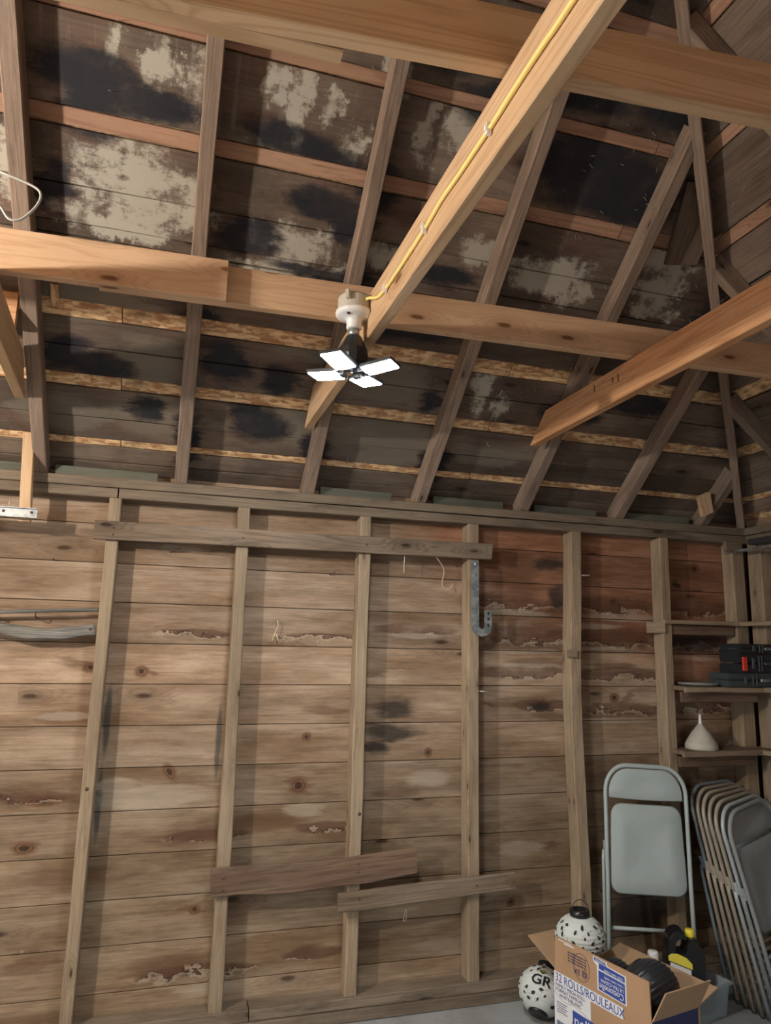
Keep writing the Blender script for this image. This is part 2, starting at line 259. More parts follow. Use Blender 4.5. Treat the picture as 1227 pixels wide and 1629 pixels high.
M['paper'] = plain('lantern_cloth', (.60, .64, .61), .8, var=.06)
M['black_paper'] = plain('black_nylon', (.022, .024, .028), .38, bump=.9, bscale=45)
M['wire_grey'] = plain('grey_wire', (.55, .53, .48), .5)
M['twine'] = plain('pale_twine', (.62, .52, .38), .9)
M['led'] = emit('lit_led_panel', (.93, .98, 1.0), LED_PANEL)
M['bulb'] = emit('lit_bulb', (1.0, .93, .83), BULB)
def clear(name, col, rough, mixf):
    N = NT(name); t = N.n('ShaderNodeBsdfTransparent'); t.inputs[0].default_value = (.9, .94, .96, 1); mx = N.n('ShaderNodeMixShader'); mx.inputs[0].default_value = mixf
    N.b.inputs['Base Color'].default_value = (*col, 1); N.b.inputs['Roughness'].default_value = rough
    N.l(t.outputs[0], mx.inputs[1]); N.l(N.b.outputs[0], mx.inputs[2]); N.l(mx.outputs[0], N.out.inputs[0]); return N.m
M['bin'] = clear('cloudy_clear_plastic', (.42, .48, .50), .25, .5)

# ------------------------------------------------------------------ object helpers
LOC = {}
def link(name, me, mat, parent=None, mw=None, smooth=False):
    o = bpy.data.objects.new(name, me); C.objects.link(o)
    if mat is not None and len(me.materials) == 0: me.materials.append(mat)
    mw = mw or Matrix.Identity(4)
    if parent is not None:
        o.parent = parent; o.matrix_local = LOC.get(parent, Matrix.Identity(4)).inverted() @ mw
    else: o.matrix_world = mw
    LOC[o] = mw
    if smooth:
        for f in me.polygons: f.use_smooth = True
    return o
def tag(o, label, cat, group=None, kind=None):
    if label: o['label'] = label
    if cat: o['category'] = cat
    if group: o['group'] = group
    if kind: o['kind'] = kind
    return o
def empty(name, loc, label=None, cat=None, group=None, rz=0, rx=0):
    o = bpy.data.objects.new(name, None); C.objects.link(o); o.empty_display_size = .1
    mw = Matrix.Translation(loc) @ Matrix.Rotation(rz, 4, 'Z') @ Matrix.Rotation(rx, 4, 'X')
    o.matrix_world = mw; LOC[o] = mw
    return tag(o, label, cat, group)
def fin(bm, name='m'):
    bmesh.ops.recalc_face_normals(bm, faces=bm.faces); me = bpy.data.meshes.new(name); bm.to_mesh(me); bm.free(); return me
def box_me(sx, sy, sz, c=(0,0,0), bev=0.0, seg=1):
    bm = bmesh.new(); bmesh.ops.create_cube(bm, size=1)
    for v in bm.verts: v.co = Vector((v.co.x*sx + c[0], v.co.y*sy + c[1], v.co.z*sz + c[2]))
    if bev: bmesh.ops.bevel(bm, geom=list(bm.edges), offset=bev, segments=seg, affect='EDGES', clamp_overlap=True)
    return fin(bm)
def frame(a, b, up):
    a, b = Vector(a), Vector(b); x = (b - a).normalized(); z = Vector(up); z = (z - x * z.dot(x)).normalized(); y = z.cross(x)
    mm = Matrix((x, y, z)).transposed().to_4x4(); mm.translation = (a + b) / 2; return mm, (b - a).length
def board(name, mat, parent, a, b, wd, th, up, cut0=0.0, cut1=0.0, wob=0.0, n=1, ch=.003, bow=None):
    """a sawn board from a to b; wd measured along up, th across; cut = how far the end slants per metre of width"""
    mm, L = frame(a, b, up); bm = bmesh.new()
    rings = []
    hw, ht = wd/2, th/2
    sec = [(-ht+ch, -hw), (ht-ch, -hw), (ht, -hw+ch), (ht, hw-ch), (ht-ch, hw), (-ht+ch, hw), (-ht, hw-ch), (-ht, -hw+ch)]
    for i in range(n+1):
        f = i / n; x = -L/2 + L*f
        e0, e1 = random.uniform(-wob, wob), random.uniform(-wob, wob)
        dz = bow(f) if bow else 0
        r = []
        for (y, z) in sec:
            xx = x + ((cut0 * z) if i == 0 else 0) + ((cut1 * z) if i == n else 0)
            r.append(bm.verts.new((xx, y, z + (e0 if z > 0 else e1) + dz)))
        rings.append(r)
    for i in range(n):
        for k in range(8):
            bm.faces.new((rings[i][k], rings[i][(k+1) % 8], rings[i+1][(k+1) % 8], rings[i+1][k]))
    bm.faces.new(rings[0]); bm.faces.new(rings[-1])
    return link(name, fin(bm), mat, parent, mm)
def tube_bm(bm, pts, r, seg=8, closed=False, caps=True):
    pts = [Vector(p) for p in pts]; n = len(pts); rs = r if isinstance(r, (list, tuple)) else [r]*n
    prev = None; rings = []
    for i, p in enumerate(pts):
        if closed: t = (pts[(i+1) % n] - pts[i-1]).normalized()
        else: t = (pts[min(i+1, n-1)] - pts[max(i-1, 0)]).normalized()
        if prev is None:
            q = Vector((0,0,1)) if abs(t.z) < .9 else Vector((1,0,0)); u = (q - t*q.dot(t)).normalized()
        else: u = (prev - t*prev.dot(t)).normalized()
        prev = u; v = t.cross(u)
        rings.append([bm.verts.new(p + (u*math.cos(2*PI*k/seg) + v*math.sin(2*PI*k/seg))*rs[i]) for k in range(seg)])
    for i in range(n if closed else n-1):
        A, B = rings[i], rings[(i+1) % n]
        for k in range(seg): bm.faces.new((A[k], A[(k+1) % seg], B[(k+1) % seg], B[k]))
    if caps and not closed: bm.faces.new(rings[0]); bm.faces.new(rings[-1])
def tube(name, pts, r, mat, parent=None, seg=8, closed=False, mw=None):
    bm = bmesh.new(); tube_bm(bm, pts, r, seg, closed); return link(name, fin(bm), mat, parent, mw, True)
def lathe_me(prof, seg=24, axis='Z'):
    bm = bmesh.new(); rings = []
    for (r, z) in prof:
        rings.append([bm.verts.new((max(r, 1e-4)*math.cos(2*PI*k/seg), max(r, 1e-4)*math.sin(2*PI*k/seg), z)) for k in range(seg)])
    for i in range(len(prof)-1):
        for k in range(seg): bm.faces.new((rings[i][k], rings[i][(k+1) % seg], rings[i+1][(k+1) % seg], rings[i+1][k]))
    bm.faces.new(rings[0]); bm.faces.new(rings[-1])
    return fin(bm)
def prism_me(poly, th, axis='Y'):
    """flat polygon given in (x, z), thickness along y"""
    bm = bmesh.new(); A = [bm.verts.new((x, -th/2, z)) for x, z in poly]; B = [bm.verts.new((x, th/2, z)) for x, z in poly]; n = len(poly)
    bm.faces.new(A); bm.faces.new(B)
    for i in range(n): bm.faces.new((A[i], A[(i+1) % n], B[(i+1) % n], B[i]))
    return fin(bm)
def smooth_path(pts, sub=6):
    pts = [Vector(p) for p in pts]; out = []
    for i in range(len(pts)-1):
        p0, p1, p2, p3 = pts[max(i-1,0)], pts[i], pts[i+1], pts[min(i+2, len(pts)-1)]
        for k in range(sub):
            t = k/sub; out.append(.5*((2*p1) + (p2-p0)*t + (2*p0-5*p1+4*p2-p3)*t*t + (3*p1-p0-3*p2+p3)*t**3))
    out.append(pts[-1]); return out

# ================================================================== SETTING
X0, X1, Y0, Y1 = -2.90, 3.36, -2.05, 3.53        # inner faces of the boards
ZP0, ZP1 = 2.295, 2.39                            # the double wall plate
def struct(name, me, mat, mw=None): return tag(link(name, me, mat, None, mw), None, None, None, 'structure')
floor = struct('floor', box_me(X1-X0+.8, Y1-Y0+.8, .12, ((X0+X1)/2, (Y0+Y1)/2, -.06)), M['concrete'])
ground = struct('ground_outside', box_me(24, 24, .1, (0, 0, -.13)), M['concrete'])
wall_back = struct('wall_back', box_me(X1-X0+.1, .02, 2.5, ((X0+X1)/2, 3.565, 1.25)), M['outer'])
wall_right = struct('wall_right', box_me(.02, Y1-Y0+.1, 2.5, (3.395, (Y0+Y1)/2, 1.25)), M['outer'])
bm = bmesh.new()                                   # front wall, door opening added behind the camera to let in fill light
for (xa_, xb_, za, zb) in ((X0-.05, .2, 0, 2.5), (2.2, X1+.05, 0, 2.5), (.2, 2.2, 2.1, 2.5)):
    r = bmesh.ops.create_cube(bm, size=1)
    for v in r['verts']: v.co = Vector(((xa_+xb_)/2+v.co.x*(xb_-xa_), Y0-.03+v.co.y*.05, (za+zb)/2+v.co.z*(zb-za)))
wall_front = struct('wall_front', fin(bm), M['plank'])
# left wall with the wide garage door opening
bm = bmesh.new()
for (ya, yb, za, zb) in ((Y0, -1.2, 0, 2.5), (2.3, Y1+.02, 0, 2.5), (-1.2, 2.3, 2.1, 2.5)):
    r = bmesh.ops.create_cube(bm, size=1)
    for v in r['verts']: v.co = Vector((X0-.03+v.co.x*.05, (ya+yb)/2+v.co.y*(yb-ya), (za+zb)/2+v.co.z*(zb-za)))
wall_left = struct('wall_left', fin(bm), M['plank'])

seams = [0.0, .182, .365, .547, .729, .911, 1.093, 1.275, 1.458, 1.641, 1.826, 2.005, 2.187, 2.372, 2.50]
studs_x = [-2.10, -1.49, -.885, -.272, .312, .92, 1.51, 2.113, 2.70]
joints = {1: [.92], 2: [], 3: [-.272], 4: [1.51], 5: [], 6: [.312], 7: [], 8: [2.113], 9: [.92], 10: [-.272], 11: [1.51], 12: [.312], 0: [1.51], 13: []}
for i in range(len(seams)-1):
    z0, z1 = seams[i]+.0014, seams[i+1]-.0014
    xs = [X0] + joints.get(i, []) + [X1]
    for k in range(len(xs)-1):
        dy = random.uniform(-.0015, .0015)
        board('plank', M['plank'], wall_back, (xs[k]+.001, 3.542+dy, (z0+z1)/2), (xs[k+1]-.001, 3.542+dy, (z0+z1)/2), z1-z0, .02, (0,0,1), ch=.002)
    board('plank', M['plank'], wall_right, (3.372, Y0, (z0+z1)/2), (3.372, Y1-.02, (z0+z1)/2), z1-z0, .02, (0,0,1), ch=.002)
# sill and plates
board('sill_plate', M['plate'], wall_back, (X0, 3.475, .024), (X1, 3.475, .024), .048, .115, (0,0,1), wob=.002, n=8)
board('sill_plate', M['plate'], wall_back, (X0, 3.48, .073), (.45, 3.48, .073), .046, .10, (0,0,1), wob=.002, n=5)
board('sill_plate', M['plate'], wall_back, (.455, 3.48, .073), (X1, 3.48, .073), .046, .10, (0,0,1), wob=.002, n=6)
board('top_plate', M['plate'], wall_back, (X0, 3.480, 2.367), (3.27, 3.480, 2.367), .044, .096, (0,0,1), wob=.0015, n=8)
board('top_plate', M['plate'], wall_back, (X0, 3.483, 2.319), (-.268, 3.483, 2.319), .046, .092, (0,0,1), wob=.0015, n=5)
board('top_plate', M['plate'], wall_back, (-.262, 3.483, 2.319), (3.36, 3.483, 2.319), .046, .092, (0,0,1), wob=.0015, n=6)
board('top_plate', M['plate'], wall_right, (3.312, Y0, 2.367), (3.312, 3.53, 2.367), .044, .092, (0,0,1), wob=.001, n=4)
board('top_plate', M['plate'], wall_right, (3.315, Y0, 2.319), (3.315, 3.435, 2.319), .046, .088, (0,0,1), wob=.001, n=4)
board('sill_plate', M['plate'], wall_right, (3.305, Y0, .048), (3.305, 3.42, .048), .095, .11, (0,0,1))
sw = {-.272: .052, .312: .056, .92: .058, 1.51: .062, 2.113: .066, 2.70: .058}
for x in studs_x:
    wdt = sw.get(x, .055)
    if x == 2.113: bow = lambda f: .012*math.sin(f*PI*2.3+.5)
    elif x == 2.70: bow = lambda f: -.008*math.sin(f*PI)
    else: bow = None
    lean = -.012 if x in (-.272, .92) else 0.0
    top = 2.296
    board('stud', M['stud'], wall_back, (x+lean, 3.4845, .097), (x, 3.4845, top), wdt, .089, (1,0,0), wob=.0025, n=10, bow=bow, ch=.004)
for y in (2.78, 2.18, 1.57, .96, .35):
    board('stud', M['stud'], wall_right, (3.316, y, .097), (3.316, y, 2.295), .05, .089, (0,1,0), wob=.002, n=4)
board('corner_post', M['stud'], wall_back, (3.215, 3.4845, .097), (3.215, 3.4845, 2.295), .085, .089, (1,0,0), wob=.002, n=6)
board('corner_post', M['stud'], wall_right, (3.316, 3.380, .097), (3.316, 3.380, 2.295), .10, .089, (0,1,0), wob=.002, n=6)

# ------------------------------------------------------------------ the roof (ceiling)
YR = .80                                            # ridge line
SMAX = (3.44-YR)/COS
XH, XL = 3.25, -2.80                                # plate corners the hips rise from
def back(u, s, n=0.0): return Vector((u, 3.44 - s*COS + n*SIN, 2.507 + s*SIN + n*COS))
def right(u, s, n=0.0): return Vector((XH - s*COS + n*SIN, u, 2.507 + s*SIN + n*COS))
def left(u, s, n=0.0): return Vector((XL + s*COS - n*SIN, u, 2.507 + s*SIN + n*COS))
YF = YR - (3.44-YR)
def front(u, s, n=0.0): return Vector((u, YF + s*COS - n*SIN, 2.507 + s*SIN + n*COS))
bm = bmesh.new()
def slab(P, q, n0, n1):
    A = [bm.verts.new(P(u, s, n0)) for u, s in q]; B = [bm.verts.new(P(u, s, n1)) for u, s in q]
    bm.faces.new(A); bm.faces.new(B)
    for i in range(len(q)): bm.faces.new((A[i], A[(i+1) % len(q)], B[(i+1) % len(q)], B[i]))
e = -.22
NB = .030
hx = lambda s: XH - s*COS
lx = lambda s: XL + s*COS
slab(back, [(lx(e), e), (hx(e), e), (hx(SMAX), SMAX), (lx(SMAX), SMAX)], NB, NB+.012)
slab(front, [(lx(e), e), (hx(e), e), (hx(SMAX), SMAX), (lx(SMAX), SMAX)], NB, NB+.012)
slab(right, [(YF+e*COS, e), (3.44-e*COS, e), (YR, SMAX)], NB, NB+.012)
slab(left, [(YF+e*COS, e), (3.44-e*COS, e), (YR, SMAX)], NB, NB+.012)
ceiling = struct('ceiling', fin(bm), M['osb'])
# rows of roof boards with the strips of newer sheathing showing between them
rows = [(-.20, -.055), (-.05, .032), (.074, .185), (.189, .338), (.404, .532), (.536, .655), (.732, .86), (.864, .985), (1.04, 1.172), (1.176, 1.362), (1.428, 1.702), (1.756, 2.05), (2.11, 2.38), (2.44, 2.72), (2.78, 3.08), (3.12, 3.38)]
rsplit = {1: [.62, 1.8], 2: [1.2], 3: [-.6, 1.8], 4: [.62], 5: [1.2], 6: [-.6], 7: [1.8], 8: [.01, 1.2], 9: [1.2], 10: [.62], 11: [-.6, 1.2], 12: [0.62]}
for i, (s0, s1) in enumerate(rows):
    sm = (s0+s1)/2; dn = random.uniform(-.002, .002)
    xs = [lx(sm)] + rsplit.get(i, []) + [hx(sm)-.01]
    for k in range(len(xs)-1):
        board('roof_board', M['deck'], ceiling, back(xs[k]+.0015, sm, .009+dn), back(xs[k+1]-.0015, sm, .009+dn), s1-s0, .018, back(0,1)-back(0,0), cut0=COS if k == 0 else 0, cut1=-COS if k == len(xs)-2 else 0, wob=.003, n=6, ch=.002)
    if i > 0:
        ys = [YF+sm*COS, 3.43-sm*COS]
        board('roof_board', M['deck_right'], ceiling, right(ys[0], sm, .009+dn), right(ys[1], sm, .009+dn), s1-s0, .018, right(0,1)-right(0,0), cut0=COS, cut1=-COS, wob=.003, n=6, ch=.002)
# newer reddish strips in the upper gaps
for j, (s0, s1) in enumerate([(1.364, 1.426), (1.704, 1.754), (.987, 1.038), (2.052, 2.108), (2.382, 2.438), (2.722, 2.778)]):
    sm = (s0+s1)/2
    mt = M['red'] if j != 2 else M['deck']
    xs = [lx(sm), .62, 1.72, hx(sm)-.01] if j < 2 else [lx(sm), hx(sm)-.01]
    for k in range(len(xs)-1):
        board('infill_strip', mt, ceiling, back(xs[k]+.002, sm, .012), back(xs[k+1]-.002, sm, .012), s1-s0-.003, .014, back(0,1)-back(0,0), cut0=COS if k == 0 else 0, cut1=-COS if k == len(xs)-2 else 0, n=4, wob=.001)
    board('infill_strip', mt, ceiling, right(YF+sm*COS, sm, .012), right(3.43-sm*COS, sm, .012), s1-s0-.003, .014, right(0,1)-right(0,0), cut0=COS, cut1=-COS, n=4, wob=.001)
for (s0, s1) in ((.034, .072), (.340, .402), (.657, .730)):
    sm = (s0+s1)/2; xs = [lx(sm), -.27, 1.47, hx(sm)-.01]
    for k in range(3):
        board('infill_strip', M['osb'], ceiling, back(xs[k]+.002, sm, .010), back(xs[k+1]-.002, sm, .010), s1-s0-.002, .014, back(0,1)-back(0,0), cut0=COS if k == 0 else 0, cut1=-COS if k == 2 else 0, n=6, wob=.003)
    board('infill_strip', M['osb'], ceiling, right(YF+sm*COS, sm, .010), right(3.43-sm*COS, sm, .010), s1-s0-.002, .014, right(0,1)-right(0,0), cut0=COS, cut1=-COS, n=4, wob=.003)
# rafters
ND = -.045
def rafter(x, s_top, w_=.058, plane=back, s0=-.12, n=8):
    cutf = 0.0
    return board('rafter', M['rafter'], ceiling, plane(x, s0, ND), plane(x, s_top, ND), w_, .088, Vector((1,0,0)) if plane in (back, front) else Vector((0,1,0)), wob=.003, n=n, ch=.004)
for x, sh in ((-1.81, (XL+1.81)/-COS), (-1.205, (1.205+XL)/-COS)):
    rafter(x, abs(x-XL)/COS-.03)
for x in (-.600, .010, .621): rafter(x, SMAX-.02)
for x in (1.212, 1.808, 2.405): rafter(x, (XH-x)/COS-.045)
rafter(2.985, (XH-2.985)/COS-.05)
for y in (2.85, 2.36, 1.77, 1.2): rafter(y, (3.44-y)/COS-.045, .045, right)
for y in (.6, 0, -.6, -1.2): rafter(y, min((y-YF)/COS-.045, SMAX-.03), .045, right)
for x in (-1.205, -.6, .010, .621, 1.212, 1.808, 2.405): rafter(x, min(SMAX, (XH-x)/COS-.045, (x-XL)/COS-.04), .05, front)
# hip rafters and ridge
hipd = Vector((-1, -1, TAN)).normalized()
def hip(P, d, name='hip_rafter'):
    nrm = Vector((-d.x*d.z, -d.y*d.z, d.x*d.x+d.y*d.y)).normalized()
    a = P + d*(-.05) - nrm*.058; b = P + d*((3.44-YR)*math.sqrt(2+TAN*TAN)-.02) - nrm*.058
    side = Vector((d.y, -d.x, 0)).normalized()
    return board(name, M['rafter'], ceiling, a, b, .042, .10, side, wob=.002, n=12, ch=.003)
hip(Vector((XH, 3.44, 2.507)), hipd)
hip(Vector((XL, 3.44, 2.507)), Vector((1, -1, TAN)).normalized())
hip(Vector((XH, YF, 2.507)), Vector((-1, 1, TAN)).normalized())
hip(Vector((XL, YF, 2.507)), Vector((1, 1, TAN)).normalized())
board('ridge_board', M['rafter'], ceiling, (lx(SMAX), YR, 2.507+SMAX*SIN-.09), (hx(SMAX), YR, 2.507+SMAX*SIN-.09), .14, .03, (0,0,1))
# eave blocking seen over the plate, between the rafters
for (a, b) in ((-1.16, -.66), (-.545, -.10), (-.06, -.04+.0), (.685, 1.06), (1.294, 1.695), (1.886, 2.273), (2.45, 2.90)):
    if b-a < .1: continue
    board('eave_block', M['greenish'], ceiling, (a, 3.478, 2.415), (b, 3.478, 2.412), .044, .022, (0,0,1))
board('eave_block', M['greenish'], ceiling, (3.322, 3.2, 2.42), (3.322, 2.92, 2.42), .044, .022, (0,0,1))
# scraps nailed under the deck
board('nailed_scrap', M['deck_right'], ceiling, back(1.99, 1.66, -.012), back(2.05, 1.32, -.012), .165, .02, (1,0,0), n=3, wob=.01)
board('nailed_scrap', M['new'], ceiling, (2.870, 3.30, 2.535), (2.93, 3.35, 2.44), .075, .03, (1,0,0))
board('nailed_scrap', M['osb'], ceiling, back(-.52, .70, -.004), back(-.52, .79, -.004), .03, .012, (1,0,0))
# points of roofing nails poking through
bm = bmesh.new()
for k in range(170):
    s = random.uniform(.1, 2.0); u = random.uniform(1.25, hx(s)-.1) if random.random() < .65 else random.uniform(-.6, 1.2)
    p = back(u, s, 0); q = back(u+random.uniform(-.01,.01), s+random.uniform(-.01, .01), -.022)
    tube_bm(bm, [p, q], [.0012, .0008], 4)
for k in range(50):
    s = random.uniform(.1, 1.8); u = random.uniform(1.6, 3.35-s*COS)
    tube_bm(bm, [right(u, s, 0), right(u+random.uniform(-.01,.01), s+random.uniform(-.01, .01), -.022)], [.0012, .0008], 4)
tag(link('nail_points', fin(bm), M['nail'], ceiling), None, None, None, 'stuff')

# ================================================================== BEAMS OF NEW LUMBER
def thing_board(name, mat, a, b, wd, th, up, label, cat, group=None, **kw):
    o = board(name, mat, None, a, b, wd, th, up, **kw); return tag(o, label, cat, group)
ya = lambda x: 2.34 - .040*x
yb = lambda x: 1.16 - .080*x
xr = 2.55
thing_board('ceiling_beam', M['new2'], (-.30, ya(-.30)+.019, 2.867), (xr, ya(xr)+.019, 2.867), .137, .038, (0,0,1), 'new pale timber cross beam nearest the plank wall, behind the lamp', 'beam', n=4, cut1=-1.2)
thing_board('ceiling_beam', M['new2'], (-2.1, ya(-2.1)-.021, 2.862), (.107, ya(.107)-.021, 2.862), .146, .038, (0,0,1), 'short knotty pine board lapped on left end of the cross beam behind the lamp', 'beam', n=3, cut0=1.2)
thing_board('ceiling_beam', M['new'], (-.45, yb(-.45)+.019, 2.867), (xr, yb(xr)+.019, 2.867), .139, .038, (0,0,1), 'new wide timber cross beam crossing the top of the picture', 'beam', n=4, cut1=-1.2)
thing_board('ceiling_beam', M['new'], (-2.1, 1.275, 2.862), (.246, yb(.246)+.062, 2.862), .13, .038, (0,0,1), 'pine board lapped behind the topmost cross beam, ending left of the lamp', 'beam', n=3, cut0=1.2)
# joists that run towards the camera, under the cross beams
thing_board('ceiling_joist', M['new'], (.560, 3.09, 2.7155), (.612, -1.4, 2.7155), .146, .038, (0,0,1), 'new joist with yellow cable stapled along it, lamp at its side', 'beam', n=4, cut0=1.2)
dj = thing_board('ceiling_joist', M['fir_red'], (1.694, 3.03, 2.724), (1.694, -1.4, 2.724), .137, .042, (0,0,1), 'reddish fir joist with slanted end, right of the lamp', 'beam', n=4, cut0=1.2)
thing_board('ceiling_joist', M['new'], (-.656, 3.07, 2.711), (-.595, 2.0, 2.711), .148, .038, (0,0,1), 'dim new joist at the left edge of the picture, beside the leftmost rafter', 'beam', n=3, cut0=1.2)
thing_board('ceiling_joist', M['new'], (-1.98, 2.30, 2.7155), (-1.98, -1.0, 2.7155), .146, .038, (0,0,1), 'new joist carrying the bare bulb left of the picture', 'beam', n=3)
thing_board('board_scrap', M['fir_red'], (-.95, 2.84, 2.885), (-.638, 2.84, 2.885), .13, .03, (0,0,1), 'orange board end behind the left-edge joist and leftmost rafter', 'board')
thing_board('track_hanger', M['new'], (-.628, 3.375, 2.150), (-.650, 3.375, 2.545), .046, .04, (1,0,0), 'short upright new stick carrying the metal track at left edge', 'post')

for y_, z_, h_ in ((2.532, 2.757, .030), (2.40, 2.748, .022), (2.362, 2.744, .032)):
    link('saw_mark', box_me(.002, .006, h_, (1.6725, y_, z_)), M['darknail'], dj)
for x_, z_ in ((-.284, 1.027), (.925, .873)):
    tube('knot_hole', [(x_, 3.4405, z_), (x_, 3.4375, z_)], .008, M['darknail'], wall_back, 8)
# galvanised door track with holes
tk = empty('door_track', (-1.0, 3.33, 2.16), 'galvanised steel track end fixed to the short upright stick, left edge', 'track')
bm = bmesh.new()
xa, xb = -1.6, -.578
def addbox(bm, c, s, rot=None):
    r = bmesh.ops.create_cube(bm, size=1)
    for v in r['verts']:
        p = Vector((v.co.x*s[0], v.co.y*s[1], v.co.z*s[2]))
        if rot: p = rot @ p
        v.co = p + Vector(c)
addbox(bm, ((xa+xb)/2, 3.344, 2.185), (xb-xa, .003, .042))
addbox(bm, ((xa+xb)/2, 3.331, 2.163), (xb-xa, .028, .003))
addbox(bm, ((xa+xb)/2, 3.337, 2.205), (xb-xa, .014, .003))
link('track_rail', fin(bm), M['galv'], tk)
for k in range(8):
    tube('bolt_hole', [(-.600-.11*k, 3.3425, 2.188), (-.600-.11*k, 3.3405, 2.188)], .006, M['darknail'], tk)
# leading wire nail up from track
tag(tube('wire_nail', [(-.69, 3.34, 2.205), (-.69, 3.345, 2.245)], .003, M['nail']), 'thin upright nail above the galvanised track at left edge', 'nail')

# ------------------------------------------------------------------ cable with staples
cpts = [(.585,-.6,2.70), (.577,.30,2.708), (.577,.869,2.708), (.576,.963,2.711), (.574,1.078,2.712), (.572,1.188,2.709), (.569,1.343,2.712), (.568,1.45,2.716), (.566,1.563,2.708), (.563,1.726,2.706), (.560,1.895,2.708), (.553,1.99,2.725), (.545,2.06,2.755), (.538,2.105,2.765)]
cab = empty('power_cable', (.57, 1.2, 2.71), 'yellow sheathed electric cable stapled along the joist to the lamp', 'cable')
jx = lambda y: .541 + (.612-.560)*(3.09-y)/4.49
tube('sheath', smooth_path([(jx(p[1])-.0055 if p[1] < 1.95 else p[0]-.004, p[1], p[2]) for p in cpts], 5), .0052, M['yellow_cable'], cab, 8)
for y, z in ((1.188, 2.709), (1.563, 2.708), (1.895, 2.708), (.55, 2.708)):
    bm = bmesh.new(); addbox(bm, (jx(y)-.008, y, z), (.010, .010, .026)); addbox(bm, (jx(y)-.014, y, z), (.004, .007, .014))
    link('staple', fin(bm), M['staple'], cab)

# ------------------------------------------------------------------ lamp in view
LC = Vector((.510, 2.125, 2.70))
lamp = empty('led_lamp', LC, 'white lampholder with four bright square LED panels hanging from joist end of yellow cable', 'lamp')
T = Matrix.Translation
jb = link('junction_box', lathe_me([(.050, .030), (.054, .032), (.054, .074), (.048, .082), (.01, .084)], 28), M['grey_plastic'], lamp, T(LC), False)
for a in (.15, 2.2, 4.1):
    link('box_lug', box_me(.022, .014, .030, (.058, 0, .066), .002), M['grey_plastic'], lamp, T(LC) @ Matrix.Rotation(a, 4, 'Z'))
link('lampholder', lathe_me([(.0, .030), (.060, .030), (.062, .024), (.060, .016), (.050, .010), (.032, .006), (.026, 0), (.024, -.014), (.025, -.026), (.021, -.030), (.0, -.030)], 32), M['white_plastic'], lamp, T(LC), True)
for a in (.9, .9+PI):
    tube('screw', [LC+Vector((.045*math.cos(a), .045*math.sin(a), .012)), LC+Vector((.045*math.cos(a), .045*math.sin(a), .006))], .006, M['darknail'], lamp)
link('screw_base', lathe_me([(0, -.03), (.018, -.03), (.019, -.055), (.0, -.055)], 20), M['galv'], lamp, T(LC), True)
PZ = -.190
link('heat_sink', lathe_me([(0, -.05), (.024, -.055), (.034, -.075), (.046, -.10), (.050, -.125), (.046, -.150), (.030, -.165), (.012, -.175), (0, -.176)], 12), M['lamp_black'], lamp, T(LC), False)
for k in range(4):
    a = PI/4 + .06 + k*PI/2
    mw = T(LC+Vector((0, 0, PZ))) @ Matrix.Rotation(a, 4, 'Z') @ T((.038, 0, .008)) @ Matrix.Rotation(-.10, 4, 'Y')
    pn = link('led_panel', box_me(.112, .078, .012, (.060, 0, .008), .002), M['lamp_black'], lamp, mw)
    link('diffuser', box_me(.100, .068, .003, (.060, 0, .0005)), M['led'], pn, mw)
    link('hinge', box_me(.02, .03, .014, (-.002, 0, .004), .002), M['lamp_black'], lamp, mw)

# second fixture, left of the picture: a bare bulb under its joist
L2 = Vector((-1.98, 1.40, 2.62))
l2 = empty('bulb_lamp', L2, 'bare glowing bulb in white lampholder under the joist, left of the picture', 'lamp')
link('lampholder', lathe_me([(0, .02), (.05, .02), (.052, .005), (.03, -.005), (.022, -.03), (0, -.03)], 24), M['white_plastic'], l2, T(L2), True)
link('bulb', lathe_me([(0, -.03), (.014, -.03), (.018, -.045), (.038, -.07), (.045, -.095), (.038, -.12), (.02, -.135), (0, -.14)], 20), M['bulb'], l2, T(L2), True)

# grey loose wire loop at the left edge, under the roof
w1 = [(-.60,1.93,2.90), (-.507,1.9,2.857), (-.438,1.9,2.838), (-.407,1.9,2.819), (-.409,1.9,2.784), (-.435,1.9,2.742), (-.455,1.9,2.728), (-.475,1.9,2.731), (-.497,1.9,2.76), (-.54,1.92,2.80)]
tag(tube('loose_wire', smooth_path(w1, 5), .0035, M['wire_grey']), 'loose grey wire loop dangling at the upper left edge', 'wire')

# ================================================================== THINGS ON THE WALL
def nails(parent, pts, d=(0,-1,0)):
    for p in pts:
        p = Vector(p); q = p + Vector(d)*.004; tube('nail_head', [p, q], .004, M['darknail'], parent, 6)
b1 = thing_board('nailed_batten', M['batten'], (-.352, 3.428, 2.143), (1.606, 3.428, 2.152), .083, .022, (0,0,1), 'long grey weathered board nailed across the tops of four studs', 'board', wob=.0015, n=8, cut1=.1)
nails(b1, [(-.27, 3.417, 2.155), (-.27, 3.417, 2.125), (.31, 3.417, 2.145), (.92, 3.417, 2.148), (1.51, 3.417, 2.15)])
b2 = thing_board('nailed_batten', M['batten_red'], (.260, 3.428, .614), (1.208, 3.428, .651), .118, .022, (0,0,1), 'brown warped board nailed low across two studs, upper of the pair', 'board', wob=.004, n=8, bow=lambda f: .012*math.sin(f*PI*1.5+2.2))
nails(b2, [(.31, 3.417, .64), (.31, 3.417, .59), (.92, 3.417, .66), (.92, 3.417, .625)])
b3 = thing_board('nailed_batten', M['batten'], (.826, 3.404, .505), (1.720, 3.428, .534), .082, .022, (0,0,1), 'grey-brown board nailed low, lower right of the pair', 'board', wob=.003, n=8)
nails(b3, [(.92, 3.393, .52), (1.51, 3.409, .53)])

